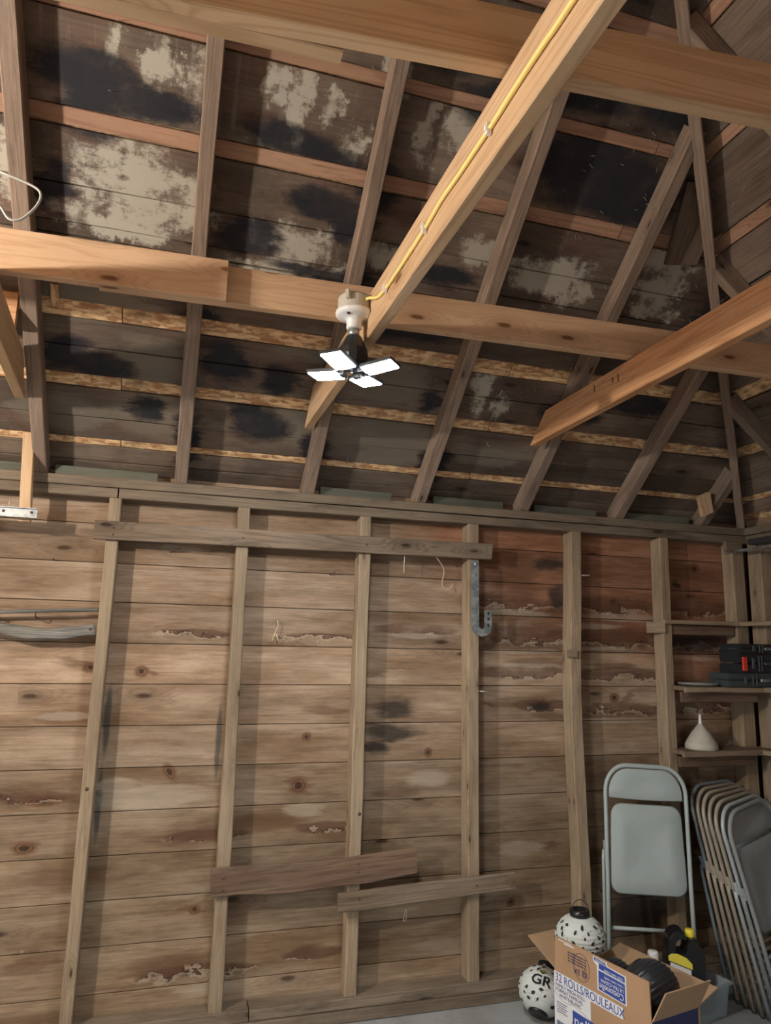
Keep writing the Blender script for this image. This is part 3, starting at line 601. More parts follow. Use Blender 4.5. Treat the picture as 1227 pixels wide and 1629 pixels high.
# bent steel hook strap on the fourth stud
hk = empty('steel_hook', (1.52, 3.42, 1.9), 'J-shaped galvanised steel strap hook nailed to the fourth stud', 'hook')
bm = bmesh.new()
path = [(1.512, 2.10), (1.512, 1.78)] + [(1.548+.036*math.cos(PI+a), 1.765+.036*math.sin(PI+a)) for a in [k*PI/8 for k in range(0, 9)]] + [(1.584, 1.845)]
W0 = [.024]*2 + [.024]*9 + [.024]
prev = None
pts = []
for i, (x, z) in enumerate(path):
    t = Vector((path[min(i+1, len(path)-1)][0]-path[max(i-1,0)][0], path[min(i+1, len(path)-1)][1]-path[max(i-1,0)][1])).normalized()
    nx, nz = -t.y, t.x; pts.append(((x+nx*.020, z+nz*.020), (x-nx*.020 if i < 2 or i > 9 else x-nx*.019, z-nz*.020 if i < 2 or i > 9 else z-nz*.019)))
for i, ((a0, a1), (b0, b1_)) in enumerate(pts):
    r = [bm.verts.new((a0, 3.428, a1)), bm.verts.new((b0, 3.428, b1_)), bm.verts.new((b0, 3.422, b1_)), bm.verts.new((a0, 3.422, a1))]
    if prev:
        for k in range(4): bm.faces.new((prev[k], prev[(k+1) % 4], r[(k+1) % 4], r[k]))
    else: bm.faces.new(r)
    prev = r
bm.faces.new(prev)
link('strap', fin(bm), M['galv_dull'], hk)
for z in (1.830, 1.800, 1.768):
    link('slot', box_me(.010, .002, .014, (1.584, 3.4213, z)), M['ink_black'], hk)
tube('bolt_head', [(1.512, 3.422, 2.082), (1.512, 3.415, 2.082)], .009, M['nail'], hk)

def nail(p, q, label, r=.003, mat='nail'):
    tag(tube('wall_nail', [p, q], r, M[mat]), label, 'nail')
nail((2.146, 3.46, 2.056), (2.205, 3.44, 2.058), 'large steel spike sticking out right of the fifth stud', .005)
nail((1.538, 3.46, 1.436), (1.585, 3.44, 1.432), 'pale nail sticking out right of the fourth stud, below the hook', .004)
nail((-.02, 3.535, 2.07), (.03, 3.49, 2.085), 'dark nail in the plank right of the first stud', .003, 'darknail')
nail((.16, 3.535, 1.69), (.16, 3.49, 1.70), 'dark nail in the plank left of the second stud', .003, 'darknail')
nail((-.52, 3.535, 2.005), (-.52, 3.50, 2.01), 'dark nail in the plank above the grey rod', .003, 'darknail')
nail((.76, 3.535, 2.0), (.78, 3.49, 2.01), 'dark nail in the plank left of the third stud', .003, 'darknail')
thing_board('wood_block', M['stud'], (2.052, 3.44, 1.632), (2.105, 3.433, 1.632), .04, .02, (0,0,1), 'small wood block on the left edge of the fifth stud', 'block')
thing_board('wood_block', M['stud'], (2.60, 3.50, 1.785), (2.675, 3.433, 1.785), .06, .02, (0,0,1), 'small wood block on left edge of the sixth stud', 'block')
# twine and bits
def twine(pts, label): tag(tube('twine', smooth_path(pts, 5), .0022, M['twine'], None, 6), label, 'twine')
twine([(.505,3.515,1.765), (.51,3.51,1.74), (.50,3.51,1.71), (.485,3.51,1.665), (.50,3.51,1.70), (.515,3.508,1.665)], 'knotted pale twine hanging on the wall between second and third studs')
twine([(1.13,3.44,2.12), (1.128,3.445,2.07), (1.13,3.45,2.02)], 'short pale string hanging below the long top board')
twine([(1.30,3.44,2.11), (1.35,3.46,2.05), (1.345,3.47,1.98), (1.36,3.47,1.95), (1.39,3.47,1.955), (1.405,3.47,1.98)], 'thin curled twine hanging beside the steel hook')
twine([(1.18,3.50,.42), (1.172,3.50,.37), (1.185,3.50,.375), (1.186,3.50,.415)], 'small twine loop under the lower boards')
# grey rod on two nails and curved driftwood stick, left edge
rd = empty('grey_rod', (-.8, 3.47, 1.77), 'thin grey wooden rod resting on nails near the left edge', 'rod')
tube('shaft', [(-1.5, 3.46, 1.72), (-.302, 3.46, 1.787)], .0085, M['greywood'], rd, 10)
for x in (-.56, -.72): tube('nail', smooth_path([(x, 3.535, 1.745), (x, 3.47, 1.745), (x, 3.452, 1.765)], 3), .0028, M['darknail'], rd, 6)
pts = [(-1.2, 3.45, 1.77), (-.95, 3.45, 1.75), (-.78, 3.45, 1.715), (-.62, 3.45, 1.682), (-.50, 3.45, 1.675), (-.40, 3.45, 1.685), (-.312, 3.45, 1.700)]
bm = bmesh.new(); sp = smooth_path(pts, 4)
tube_bm(bm, sp, [.026+.003*math.sin(i*1.1) for i in range(len(sp))], 10)
for v in bm.verts: v.co.y = 3.45 + (v.co.y-3.45)*.45
ds = tag(link('weathered_stick', fin(bm), M['greywood'], None, None, True), 'curved grey weathered stick across the planks below the rod', 'stick')
tube('nail', [(-.33, 3.445, 1.70), (-.33, 3.433, 1.70)], .006, M['darknail'], ds)

# ------------------------------------------------------------------ corner shelves
def shelf(z, label, depth, under, front_mat='stud'):
    s = empty('corner_shelf', (2.95, 3.40, z), label, 'shelf', None)
    yf = 3.53-depth
    board('shelf_board', M['batten'], s, (2.735 if depth < .15 else 2.69, 3.53-depth/2, z-.011), (3.35, 3.53-depth/2, z-.011), depth-.005, .022, (0,1,0), n=3, wob=.002)
    board('shelf_board', M['batten'], s, (3.27, yf, z-.010), (3.27, 2.55, z-.010), .17, .022, (1,0,0), n=3, wob=.002)
    board('front_edge', M[front_mat], s, (2.66, yf-.010, z-.014), (3.19, yf-.010, z-.014), .026, .018, (0,0,1), n=3, wob=.002)
    board('front_edge', M[front_mat], s, (3.182, yf-.012, z-.013), (3.182, 2.55, z-.013), .026, .018, (0,0,1), n=3, wob=.002)
    if under: board('cleat', M['batten_red'], s, (2.665, yf+.03, z-.055), (3.16, yf+.03, z-.055), .055, .02, (0,0,1), n=3)
    return s
shelf(1.832, 'top empty wooden shelf in the right corner', .10, True)
shelf(1.470, 'middle wooden corner shelf carrying dark tool cases', .24, True)
shelf(1.132, 'lowest wooden corner shelf carrying the white funnel', .20, True)
# round grey pan
pan = link('round_pan', lathe_me([(0, 0), (.085, 0), (.105, .004), (.112, .014), (.110, .018), (.100, .008), (0, .006)], 32), M['case_grey'], None, T((2.86, 3.415, 1.471)), True)
pan.data.materials.clear(); pan.data.materials.append(plain('dull_grey_tin', (.30, .29, .26), .6, .2)); tag(pan, 'flat round dull grey lid lying on the middle corner shelf', 'lid')
# tool cases
def case(x0, x1, y0, y1, z0, z1, mat, label, latch=None, tabs='galv_dull'):
    c = empty('tool_case', ((x0+x1)/2, (y0+y1)/2, z0), label, 'case', None)
    h = z1-z0
    link('bottom_shell', box_me(x1-x0, y1-y0, h*.48, ((x0+x1)/2, (y0+y1)/2, z0+h*.24), .006, 2), M[mat], c)
    link('lid', box_me(x1-x0-.004, y1-y0-.004, h*.48, ((x0+x1)/2, (y0+y1)/2, z0+h*.76), .006, 2), M[mat], c)
    link('handle', box_me(.08, .014, .016, (x0+(x1-x0)*.62, y0-.006, z0+h*.5), .003), M[tabs] if latch is None else M['case_grey'], c)
    for fx in (.28, .9): link('latch', box_me(.02, .008, h*.55, (x0+(x1-x0)*fx, y0-.003, z0+h*.5), .002), M['case_grey'], c)
    for fx in (.40, .46): link('rib', box_me(.005, .008, h*.8, (x0+(x1-x0)*fx, y0-.002, z0+h*.5), .001), M['case_grey'], c)
    if latch: link('red_latch', box_me(.030, .012, h*.72, (x0+.028, y0-.005, z0+h*.47), .003), M[latch], c)
    return c
case(2.93, 3.33, 3.26, 3.42, 1.471, 1.545, 'case_grey', 'charcoal flat tool case, bottom one of the stack on the shelf')
case(3.01, 3.33, 3.26, 3.42, 1.546, 1.652, 'case', 'thick black tool case with red latch, middle of the stack', 'red_plastic')
case(3.01, 3.33, 3.25, 3.42, 1.653, 1.705, 'case', 'slim black tool case, top of the stack on the shelf')
# funnel
fn = empty('funnel', (2.845, 3.40, 1.133), 'white plastic funnel standing upside down on the lowest corner shelf', 'funnel')
link('cone', lathe_me([(.083, 0), (.086, .004), (.084, .028), (.080, .034), (.050, .085), (.018, .125), (.012, .13)], 32), M['grey_plastic'], fn, T((2.845, 3.40, 1.133)), True)
link('spout', lathe_me([(.012, .125), (.008, .15), (.006, .185), (.005, .186)], 16), M['white_plastic'], fn, T((2.845, 3.40, 1.133)), True)
# rusty block with channel above the corner
cb = empty('metal_channel', (3.2, 3.2, 2.25), 'pale metal channel and dark bar over the corner post, right edge', 'channel')
board('channel', M['galv'], cb, (3.175, 3.50, 2.242), (3.175, 2.4, 2.242), .016, .03, (0,0,1))
board('bar', M['outer'], cb, (3.205, 3.33, 2.288), (3.205, 2.4, 2.282), .035, .03, (0,0,1))
board('end_block', M['batten'], cb, (3.10, 3.415, 2.27), (3.21, 3.415, 2.27), .055, .03, (0,0,1))

# ================================================================== FOLDING CHAIRS
def rrect(w_, h_, r, n=5):
    out = []
    for cx, cz, a0 in ((w_/2-r, h_/2-r, 0), (-w_/2+r, h_/2-r, PI/2), (-w_/2+r, -h_/2+r, PI), (w_/2-r, -h_/2+r, 1.5*PI)):
        for k in range(n+1): out.append((cx+r*math.cos(a0+k*PI/2/n), cz+r*math.sin(a0+k*PI/2/n)))
    return out
def panel_me(poly, th, dish=0.0, rings=4):
    """panel in (x,z) with inset rings so it can be dished towards -y at the edges"""
    bm = bmesh.new(); cx = sum(p[0] for p in poly)/len(poly); cz = sum(p[1] for p in poly)/len(poly); n = len(poly)
    R = []
    for side in (0, 1):
        rr = []
        for k in range(rings+1):
            f = 1-k/(rings+.6)
            y = (dish*(1-f)**.7) + (th if side else 0)
            if k == 0: y = (th*.5 if not side else th*.5)
            if k == 1: f = .965; y = (th if side else 0)
            rr.append([bm.verts.new((cx+(p[0]-cx)*f, y, cz+(p[1]-cz)*f)) for p in poly])
        R.append(rr)
    for side in (0, 1):
        for k in range(rings):
            for i in range(n): bm.faces.new((R[side][k][i], R[side][k][(i+1) % n], R[side][k+1][(i+1) % n], R[side][k+1][i]))
        bm.faces.new(R[side][-1])
    bmesh.ops.remove_doubles(bm, verts=bm.verts, dist=1e-5)
    return fin(bm)
HWc, HC = .222, 1.04
arc = []
for k in range(9):
    a = PI - k*PI/2/8; arc.append((-HWc+.12+.12*math.cos(a), 0, HC-.13+.13*math.sin(a)))
top_arc = arc + [(-p[0], p[1], p[2]) for p in reversed(arc)]
ME = {}
def chair_meshes(mat):
    d = {}
    bm = bmesh.new(); tube_bm(bm, [(-HWc-.004, 0, .02), (-HWc, 0, .5)] + top_arc + [(HWc, 0, .5), (HWc+.004, 0, .02)], .0115, 10); d['front_frame'] = fin(bm)
    bm = bmesh.new(); tube_bm(bm, [(-HWc+.005, .016, .30), (HWc-.005, .016, .30)], .009, 8); d['crossbar'] = fin(bm)
    bm = bmesh.new(); tube_bm(bm, [(-HWc-.012, .030, .02), (-HWc-.012, .026, .60), (-HWc-.010, .024, .64)], .010, 8); d['rear_leg_l'] = fin(bm)
    bm = bmesh.new(); tube_bm(bm, [(HWc+.012, .030, .02), (HWc+.012, .026, .60), (HWc+.010, .024, .64)], .010, 8); d['rear_leg_r'] = fin(bm)
    bm = bmesh.new(); tube_bm(bm, [(-HWc-.006, .036, .14), (HWc+.006, .036, .14)], .008, 8); d['rear_crossbar'] = fin(bm)
    poly = [(-.205, .885)] + [(x*.93, z-.014) for x, y, z in top_arc if z > HC-.128] + [(.205, .885)]
    # gently curved lower edge
    low = [(.205-.41*k/8, .885-.006*math.sin(PI*k/8)) for k in range(1, 8)]
    d['backrest'] = panel_me(poly + low, .006, .012, 3)
    pl = []
    for x, z in rrect(.40, .41, .055): pl.append((x*(1.0 + .04*(-z/.2)), z+.655))
    d['seat'] = panel_me(pl, .012, .016, 4)
    bm = bmesh.new(); addbox(bm, (-HWc-.013, .012, .655), (.003, .018, .06)); d['bracket_l'] = fin(bm)
    bm = bmesh.new(); addbox(bm, (HWc+.013, .012, .655), (.003, .018, .06)); d['bracket_r'] = fin(bm)
    for k in d:
        d[k].materials.append(mat)
        if k[:7] != 'bracket':
            for f in d[k].polygons: f.use_smooth = True
    for sx, yy, nm in ((-HWc-.004, 0, 'foot_a'), (HWc+.004, 0, 'foot_b'), (-HWc-.012, .030, 'foot_c'), (HWc+.012, .030, 'foot_d')):
        bm = bmesh.new(); tube_bm(bm, [(sx, yy, 0), (sx, yy, .035)], [.014, .0125], 8); d[nm] = fin(bm); d[nm].materials.append(M['rubber'])
    return d
NAMES = {'rear_leg_l': 'rear_leg', 'rear_leg_r': 'rear_leg', 'bracket_l': 'hinge_bracket', 'bracket_r': 'hinge_bracket', 'foot_a': 'rubber_foot', 'foot_b': 'rubber_foot', 'foot_c': 'rubber_foot', 'foot_d': 'rubber_foot'}
def chair(matkey, loc, rz, lean, label, group=None, scale=1.0, sidetilt=0.0, wx=1.0):
    if matkey not in ME: ME[matkey] = chair_meshes(M[matkey])
    o = bpy.data.objects.new('folding_chair', None); C.objects.link(o)
    mw = Matrix.Translation(loc) @ Matrix.Rotation(rz, 4, 'Z') @ Matrix.Rotation(-lean, 4, 'X') @ Matrix.Rotation(sidetilt, 4, 'Y') @ Matrix.Diagonal((scale*wx, scale, scale, 1))
    o.matrix_world = mw; LOC[o] = mw; tag(o, label, 'chair', group)
    for k, me in ME[matkey].items():
        c = bpy.data.objects.new(NAMES.get(k, k), me); C.objects.link(c); c.parent = o; LOC[c] = mw
    return o
chair('chair_green', (2.355, 3.235, .0), math.radians(-17), math.radians(6), 'pale grey-green metal folding chair standing alone against the planks', None, 1.030, math.radians(2.0), .90)
stack = [('chair_blue', 'bluish steel folding chair, rearmost of the leaning stack'), ('chair_tan', 'tan folding chair, second from the back of the leaning stack'), ('chair_beige', 'beige folding chair, third from the back of the leaning stack'),
         ('chair_tan', 'tan folding chair, fourth from the back of the leaning stack'), ('chair_beige', 'beige folding chair with visible seat, just behind the pale blue one'),
         ('chair_pale', 'pale blue-grey folding chair, second from the front of the stack'), ('chair_dark', 'dark grey folding chair, frontmost of the leaning stack')]
for k, (mk, lb) in enumerate(stack):
    rz = math.radians(12 + k*.5)
    fx, fy = 2.752 + .003*k, 3.150 - .046*k
    # foot of the left tube at (fx, fy): centre is half a width along the chair's own x
    cxx = fx + (HWc)*math.cos(rz); cyy = fy + (HWc)*math.sin(rz)
    chair(mk, (cxx, cyy, 0.0), rz, math.radians(12.5 - .35*k), lb, 'folding chairs leaning in the corner', .94 - .006*k, math.radians(-1.0 - 1.2*k))

# ================================================================== CARDBOARD BOX
a, b, c, d = Vector((1.702, 3.023, .30)), Vector((1.829, 2.531, .30)), Vector((2.088, 2.586, .30)), Vector((1.961, 3.078, .30))
cen = (a+b+c+d)/4
bx = empty('cardboard_box', ((a+c)/2).xy.to_3d(), 'open cardboard carton with printed blue and white panels, holding lanterns', 'box')
TH = .005
def plate(name, q, mat, parent, th=TH, nflip=1):
    q = [Vector(p) for p in q]; n = (q[1]-q[0]).cross(q[2]-q[0]).normalized()*nflip
    if name in ('side_panel', 'tall_flap') and n.dot(cen.xy.to_3d()-q[0].xy.to_3d()) > 0: n = -n
    bm = bmesh.new(); A = [bm.verts.new(p) for p in q]; B = [bm.verts.new(p - n*th) for p in q]; bm.faces.new(A); bm.faces.new(B)
    for i in range(len(q)): bm.faces.new((A[i], A[(i+1) % len(q)], B[(i+1) % len(q)], B[i]))
    return link(name, fin(bm), mat, parent)
dn = Vector((0, 0, -.298))
plate('side_panel', [b+dn, a+dn, a, b], M['card'], bx)
plate('side_panel', [c+dn, b+dn, b, c], M['ink_navy'], bx)
plate('side_panel', [d+dn, c+dn, c, d], M['card'], bx)
plate('side_panel', [a+dn, d+dn, d, a], M['card'], bx)
plate('bottom_panel', [a+dn, b+dn, c+dn, d+dn], M['card'], bx)
cen = (a+b+c+d)/4
def flap(p, q, L, ang, name='flap', inset=.004):
    mid = (p+q)/2; e_ = (q-p).normalized(); o = Vector((e_.y, -e_.x, 0))
    if o.dot(mid-cen) < 0: o = -o
    up = o*math.cos(ang) + Vector((0,0,1))*math.sin(ang)
    return plate(name, [p+e_*inset, q-e_*inset, q-e_*inset*2.0+up*L, p+e_*inset*2.0+up*L], M['card_in'] if name != 'tall_flap' else M['card'], bx), up
f1, up1 = flap(a, b, .134, math.radians(90), 'tall_flap')
flap(b, c, .134, math.radians(62))
flap(c, d, .134, math.radians(15))
flap(d, a, .195, math.radians(20))
# print on the long side: text sits on planes just outside the board
ex = (b-a).normalized(); out = Vector((ex.y, -ex.x, 0))
if out.dot((a+b)/2-cen) < 0: out = -out
Zv = Vector((0,0,1))
def on_side(u, v, h=.0012): return a + ex*u + Zv*v + out*h      # u from the left edge, v above the crease
def patch(name, poly, mat, h=.0012, parent=bx): return plate(name, [on_side(u, v, h) for u, v in poly], M[mat], parent, .0006)
def text(s, u, v, size, mat, flip=False, h=.0022, w_=1.0, name='lettering', align='LEFT', slant=0.0):
    cu = bpy.data.curves.new('t', 'FONT'); cu.body = s; cu.size = size; cu.extrude = .0003; cu.align_x = align
    to = bpy.data.objects.new('t', cu); C.objects.link(to); bpy.context.view_layer.update()
    me = bpy.data.meshes.new_from_object(to.evaluated_get(bpy.context.evaluated_depsgraph_get())); bpy.data.objects.remove(to); bpy.data.curves.remove(cu)
    me.materials.clear()
    X, Y = (ex, Zv) if not flip else (-ex, -Zv)
    mm = Matrix((X*w_, Y, out)).transposed().to_4x4(); mm.translation = on_side(u, v, h)
    return link(name, me, M[mat], bx, mm)
LS = (b-a).length
patch('white_print', [(.205, -.004), (.372, -.004), (.372, -.046), (.205, -.046)], 'ink_white', .001)
patch('white_print', [(.0, -.004), (.205, -.004), (.205, -.125), (.0, -.20)], 'ink_white', .001)
text('32 ROLLS/ROULEAUX', .008, -.040, .046, 'ink_blue', w_=.84)
text('FAMILY MEGA ROLL', .008, -.060, .019, 'ink_navy')
text('FORMAT FAMILIAL', .008, -.078, .019, 'ink_navy')
text('WHITE/BLANC', .030, -.096, .019, 'ink_navy')
patch('white_label', [(.0, -.105), (.10, -.105), (.10, -.27), (.0, -.27)], 'ink_white', .0012)
patch('blue_print', [(.105, -.118), (.225, -.122), (.235, -.27), (.105, -.27)], 'ink_blue', .0014)
text('nelle', .112, -.172, .062, 'ink_white', h=.0025)
text('CLEAN', .118, -.215, .036, 'ink_white', h=.0025)
bm = bmesh.new()
for k in range(14):
    u = .012+k*.0052; q = [on_side(u, -.235, .0022), on_side(u+.0028*(1+(k*7 % 3)*.3), -.235, .0022), on_side(u+.0028*(1+(k*7 % 3)*.3), -.19, .0022), on_side(u, -.19, .0022)]
    bm.faces.new([bm.verts.new(p) for p in q])
for k in range(5):
    q = [on_side(.015, -.118-.009*k, .0022), on_side(.075-.01*(k % 2), -.118-.009*k, .0022), on_side(.075-.01*(k % 2), -.121-.009*k, .0022), on_side(.015, -.121-.009*k, .0022)]
    bm.faces.new([bm.verts.new(p) for p in q])
link('barcode', fin(bm), M['ink_navy'], bx)
# curved lines
tube('printed_line', smooth_path([on_side(.0, -.085, .0015), on_side(.06, -.108, .0015), on_side(.12, -.100, .0015), on_side(.205, -.122, .0015)], 6), .0009, M['ink_navy'], bx, 4)
# upside-down prints on the raised flap
patch('white_print', [(.030, .125), (.105, .127), (.105, .130), (.030, .128)], 'ink_white', .0015)
patch('white_print', [(.062, .118), (.120, .1195), (.120, .1245), (.062, .123)], 'ink_white', .0015)
ring = [on_side(.160+.044*math.cos(t*2*PI/36), .062+.052*math.sin(t*2*PI/36), .0016) for t in range(36)]
tube('printed_ring', ring, .0008, M['ink_navy'], bx, 4, True)
text('@ 3X', .192, .048, .030, 'ink_navy', True)
for k in range(4): text('the standard regular roll', .188, .066+.011*k, .0105, 'ink_navy', True)
patch('blue_print', [(.245, .012), (.392, .008), (.392, .112), (.300, .116), (.296, .128), (.225, .130), (.225, .112), (.245, .100)], 'ink_white', .0012)
patch('blue_print', [(.252, .016), (.386, .012), (.386, .082), (.252, .086)], 'ink_blue', .0016)
patch('blue_print', [(.255, .092), (.386, .088), (.386, .108), (.300, .112), (.255, .112)], 'ink_blue', .0016)
patch('blue_print', [(.230, .115), (.292, .113), (.290, .125), (.230, .127)], 'ink_blue', .0016)
text('Cottonelle', .380, .042, .032, 'ink_white', True, .0028, .88)
text('ULTRA CLEAN', .380, .060, .018, 'ink_white', True, .0028, .98)
text('Cottonelle', .288, .1235, .013, 'ink_white', True, .0028, .9)
for k in range(3): text('TOILET PAPER / PAPIER', .380, .074+.011*k if k < 1 else .082+.009*k, .0095, 'ink_white', True, .0028)
# brown corner edge on the blue side
plate('corner_edge', [c+Vector((-.012,-.004,-.298)), c+Vector((-.004,-.003,-.298)), c+Vector((-.004,-.003,-.002)), c+Vector((-.012,-.004,-.002))], M['card'], bx, .002)

# ================================================================== LANTERNS
def ball_me(R, hsq=1.0, ribs=13, seg=40):
    prof = []
    n = ribs*4
    for i in range(n+1):
        a = -PI/2 + .42 + (PI-.84)*i/n
        bulge = 1 - .030*abs(math.cos(ribs*PI*i/n))**1.5 + .004*(i % 2)
        prof.append((R*math.cos(a)*bulge, R*math.sin(a)*hsq))
    return prof, lathe_me(prof, seg)
def rad_at(prof, z):
    for i in range(len(prof)-1):
        if prof[i][1] <= z <= prof[i+1][1]:
            t = (z-prof[i][1])/(prof[i+1][1]-prof[i][1]); return prof[i][0]+(prof[i+1][0]-prof[i][0])*t
    return prof[0][0]
def lantern(loc, R, rot, label, leaves=True, handle=True, letters=False, mat='paper', hsq=.90, face=0.0, collars=True):
    mw = Matrix.Translation(loc) @ rot
    o = bpy.data.objects.new('paper_lantern', None); C.objects.link(o); o.matrix_world = mw; LOC[o] = mw; tag(o, label, 'lantern')
    prof, me = ball_me(R, hsq)
    link('shade', me, M[mat], o, mw, True)
    zt = prof[-1][1]; rt = prof[-1][0]
    if not collars:
        link('top_ring', lathe_me([(rt*.6, zt-.002), (rt*1.0, zt-.004), (rt*.98, zt+.004), (rt*.6, zt+.004)], 28), M['black_plastic'], o, mw, True); return o
    cap = lathe_me([(rt*.9, zt-.004), (rt*1.0, zt-.004), (rt*.98, zt+.026), (rt*.7, zt+.028), (rt*.68, zt+.006), (0, zt+.005)], 28)
    link('top_collar', cap, M['black_plastic'], o, mw, True)
    link('bottom_ring', lathe_me([(0, -zt-.006), (rt*.75, -zt-.012), (rt*1.0, -zt-.010), (rt*1.02, -zt+.003), (rt*.5, -zt+.004), (0, -zt+.004)], 28), M['black_plastic'], o, mw, True)
    if handle:
        tube('handle', smooth_path([(-rt*.9, 0, zt+.015), (-rt*.95, 0, zt+.035), (-rt*.5, 0, zt+.058), (0, 0, zt+.066), (rt*.5, 0, zt+.058), (rt*.95, 0, zt+.035), (rt*.9, 0, zt+.015)], 3), .0018, M['black_plastic'], o, 6, False, mw)
    if leaves:
        bm = bmesh.new(); rnd = random.Random(int(loc[0]*100))
        def on(th, z, h=.0012):
            r = rad_at(prof, z)+h; return Vector((r*math.cos(th), r*math.sin(th), z))
        for j in range(9):
            z = -.075*R/.118 + .0185*j*R/.118
            for k in range(9):
                th = 2*PI*(k+.5*(j % 2)+rnd.uniform(-.25, .25))/9
                if letters and abs(z-.0) < .03 and abs(((th-face+PI) % (2*PI))-PI) < .75: continue
                sz = rnd.uniform(.6, 1.0)*.0125; an = rnd.uniform(-1, 1)+ (PI/2 if rnd.random() < .4 else 0)
                P = []
                for (p, q) in ((-1, 0), (-.3, .52), (.3, .50), (1, 0), (.3, -.50), (-.3, -.52)):
                    dx, dz = (p*math.cos(an)-q*math.sin(an))*sz, (p*math.sin(an)+q*math.cos(an))*sz
                    P.append(bm.verts.new(on(th+dx/max(rad_at(prof, z), .03), z+dz, .0022)))
                bm.faces.new(P)
                for t in range(3):
                    a2 = th+rnd.uniform(-.3, .3); z2 = z+rnd.uniform(-.009, .009); e2 = .0012
                    bm.faces.new([bm.verts.new(on(a2+x/.1, z2+y, .0022)) for x, y in ((-e2, -e2), (e2, -e2), (e2, e2), (-e2, e2))])
        lf = link('leaf_print', fin(bm), M['ink_black'], o, mw)
        lf['kind'] = 'stuff'
    if letters:
        for s, sz, zz, mt, ww in (('GR', .058, -.020, 'ink_black', 1.15), ('Live', .028, .034, 'ink_olive', 1.3)):
            s = s if s == 'GR' else 'an'
            cu = bpy.data.curves.new('t', 'FONT'); cu.body = s; cu.size = sz; cu.align_x = 'CENTER'; cu.extrude = .0002; cu.offset = .0012
            to = bpy.data.objects.new('t', cu); C.objects.link(to); bpy.context.view_layer.update()
            me = bpy.data.meshes.new_from_object(to.evaluated_get(bpy.context.evaluated_depsgraph_get())); bpy.data.objects.remove(to)
            me.materials.clear()
            bm = bmesh.new(); bm.from_mesh(me)
            bmesh.ops.triangulate(bm, faces=bm.faces); bmesh.ops.subdivide_edges(bm, edges=bm.edges, cuts=1)
            for v in bm.verts:
                z = zz + v.co.y; r = rad_at(prof, z)+.0035; th = face + v.co.x*ww/R
                v.co = Vector((r*math.cos(th), r*math.sin(th), z))
            bm.to_mesh(me); bm.free()
            link('lettering', me, M[mt], o, mw)
    return o
def direction_rot(ax, spin=0.0):
    q = Vector((0,0,1)).rotation_difference(Vector(ax).normalized()); return q.to_matrix().to_4x4() @ Matrix.Rotation(spin, 4, 'Z')
lantern((1.763, 3.245, .112), .110, direction_rot((.52, .50, .69)), 'white leaf-patterned lantern lying tipped on the floor left of the carton', letters=True, handle=False, face=-PI/2-.62)
lantern((1.850, 3.050, .398), .112, direction_rot((0, 0, 1)), 'white leaf-patterned lantern upright in the carton with wire handle up')
lantern((1.945, 2.700, .322), .122, direction_rot((-.15, .35, .35)), 'large black ribbed lantern at the near end of the carton', leaves=False, handle=False, mat='black_paper', hsq=.9, collars=False)
lantern((1.880, 2.865, .285), .105, direction_rot((-.2, .4, .3)), 'smaller black ribbed lantern in the middle of the carton', leaves=False, handle=False, mat='black_paper', hsq=.9, collars=False)
# packing under the upright lantern
link_pack = link('carton_insert', box_me(.20, .13, .300, (0, 0, .152)), M['card_in'], bx, T((1.850, 2.992, 0)) @ Matrix.Rotation(math.radians(-75+90), 4, 'Z'))

# ================================================================== BIN, JUG, BOTTLE
bz = math.radians(13.5)
Bm = T((2.632, 3.031, 0)) @ Matrix.Rotation(bz, 4, 'Z')      # front right top corner of the bin
bn = bpy.data.objects.new('plastic_bin', None); C.objects.link(bn); bn.matrix_world = Bm; LOC[bn] = Bm; tag(bn, 'cloudy clear plastic storage bin on the floor behind the carton', 'bin')
bwid, bdep, bh = .46, .235, .152
bm = bmesh.new()
def ringv(w0, d0, z, ins): return [bm.verts.new(p) for p in ((-bwid+ins, ins, z), (-ins, ins, z), (-ins, bdep-ins, z), (-bwid+ins, bdep-ins, z))]
r0 = ringv(0, 0, .002, .022); r1 = ringv(0, 0, bh-.012, .008); r2 = ringv(0, 0, bh-.012, -.002); r3 = ringv(0, 0, bh, -.002); r4 = ringv(0, 0, bh, .009); r5 = ringv(0, 0, .006, .025)
for A, B in ((r0, r1), (r1, r2), (r2, r3), (r3, r4), (r4, r5)):
    for i in range(4): bm.faces.new((A[i], A[(i+1) % 4], B[(i+1) % 4], B[i]))
bm.faces.new(r0); bm.faces.new(r5)
link('tub', fin(bm), M['bin'], bn, Bm)
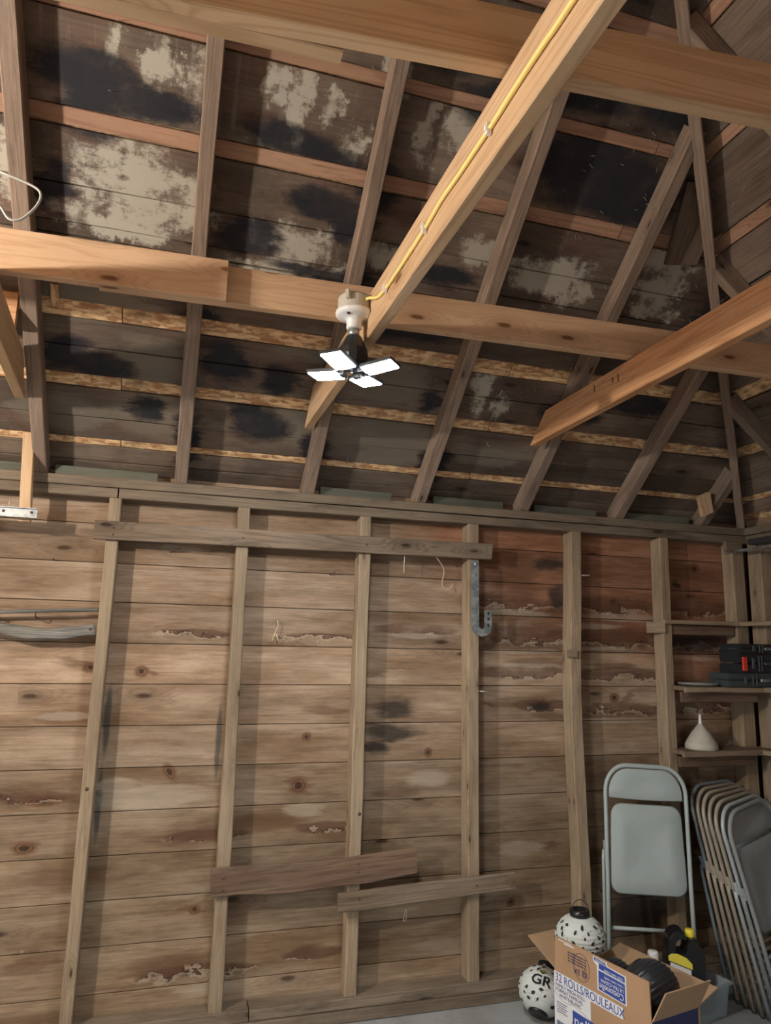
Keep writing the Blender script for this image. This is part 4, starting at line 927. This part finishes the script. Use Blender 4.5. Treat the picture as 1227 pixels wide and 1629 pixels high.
# oil jug
Jm = T((2.462, 3.135, .010)) @ Matrix.Rotation(math.radians(-24), 4, 'Z')
jg = bpy.data.objects.new('oil_jug', None); C.objects.link(jg); jg.matrix_world = Jm; LOC[jg] = Jm; tag(jg, 'black plastic oil jug with yellow cap and yellow label, standing in the clear bin', 'jug')
poly = [(-.090, 0), (.072, 0), (.080, .010), (.080, .235), (.072, .275), (.052, .305), (.040, .315), (.012, .315), (.004, .300), (-.004, .262), (-.012, .252), (-.050, .250), (-.058, .262), (-.052, .300), (-.040, .316), (-.022, .322), (-.008, .316), (.0, .324), (-.012, .342), (-.034, .348), (-.060, .340), (-.078, .315), (-.090, .27), (-.095, .22), (-.096, .010)]
bm = bmesh.new(); n = len(poly)
lay = []
for y, ins in ((-.050, .9), (-.044, 1.0), (.044, 1.0), (.050, .9)):
    lay.append([bm.verts.new((x if ins == 1 else -.008+(x+.008)*.95, y, z if ins == 1 else .16+(z-.16)*.97)) for x, z in poly])
for k in range(3):
    for i in range(n): bm.faces.new((lay[k][i], lay[k][(i+1) % n], lay[k+1][(i+1) % n], lay[k+1][i]))
bm.faces.new(lay[0]); bm.faces.new(lay[-1])
link('body', fin(bm), M['black_plastic'], jg, Jm)
link('cap', lathe_me([(.0, .312), (.021, .312), (.022, .318), (.021, .342), (.018, .346), (0, .346)], 20), M['yellow_plastic'], jg, Jm @ T((.026, 0, 0)), True)
lab = prism_me([(-.080, .08), (.012, .08), (.012, .185), (-.080, .215)], .001)
link('white_label', lab, M['label_white'], jg, Jm @ T((0, -.0515, .0)))
link('yellow_label', prism_me([(-.088, .222), (.018, .188), (.018, .212), (-.006, .236), (-.045, .252), (-.072, .252), (-.088, .242)], .001), M['label_yellow'], jg, Jm @ T((0, -.0520, .0)))
link('dark_band', prism_me([(-.080, .155), (.012, .135), (.012, .144), (-.080, .165)], .001), M['ink_navy'], jg, Jm @ T((0, -.0525, .0)))
# white bottle top
Wm = T((2.270, 3.115, .010))
wb = bpy.data.objects.new('white_bottle', None); C.objects.link(wb); wb.matrix_world = Wm; LOC[wb] = Wm; tag(wb, 'white bottle whose cap shows just behind the carton flap', 'bottle')
link('body', lathe_me([(0, 0), (.034, 0), (.036, .01), (.036, .19), (.028, .215), (.016, .23), (0, .23)], 24), M['grey_plastic'], wb, Wm, True)
link('cap', lathe_me([(0, .225), (.024, .225), (.025, .232), (.024, .268), (.020, .274), (0, .274)], 24), M['white_plastic'], wb, Wm, True)
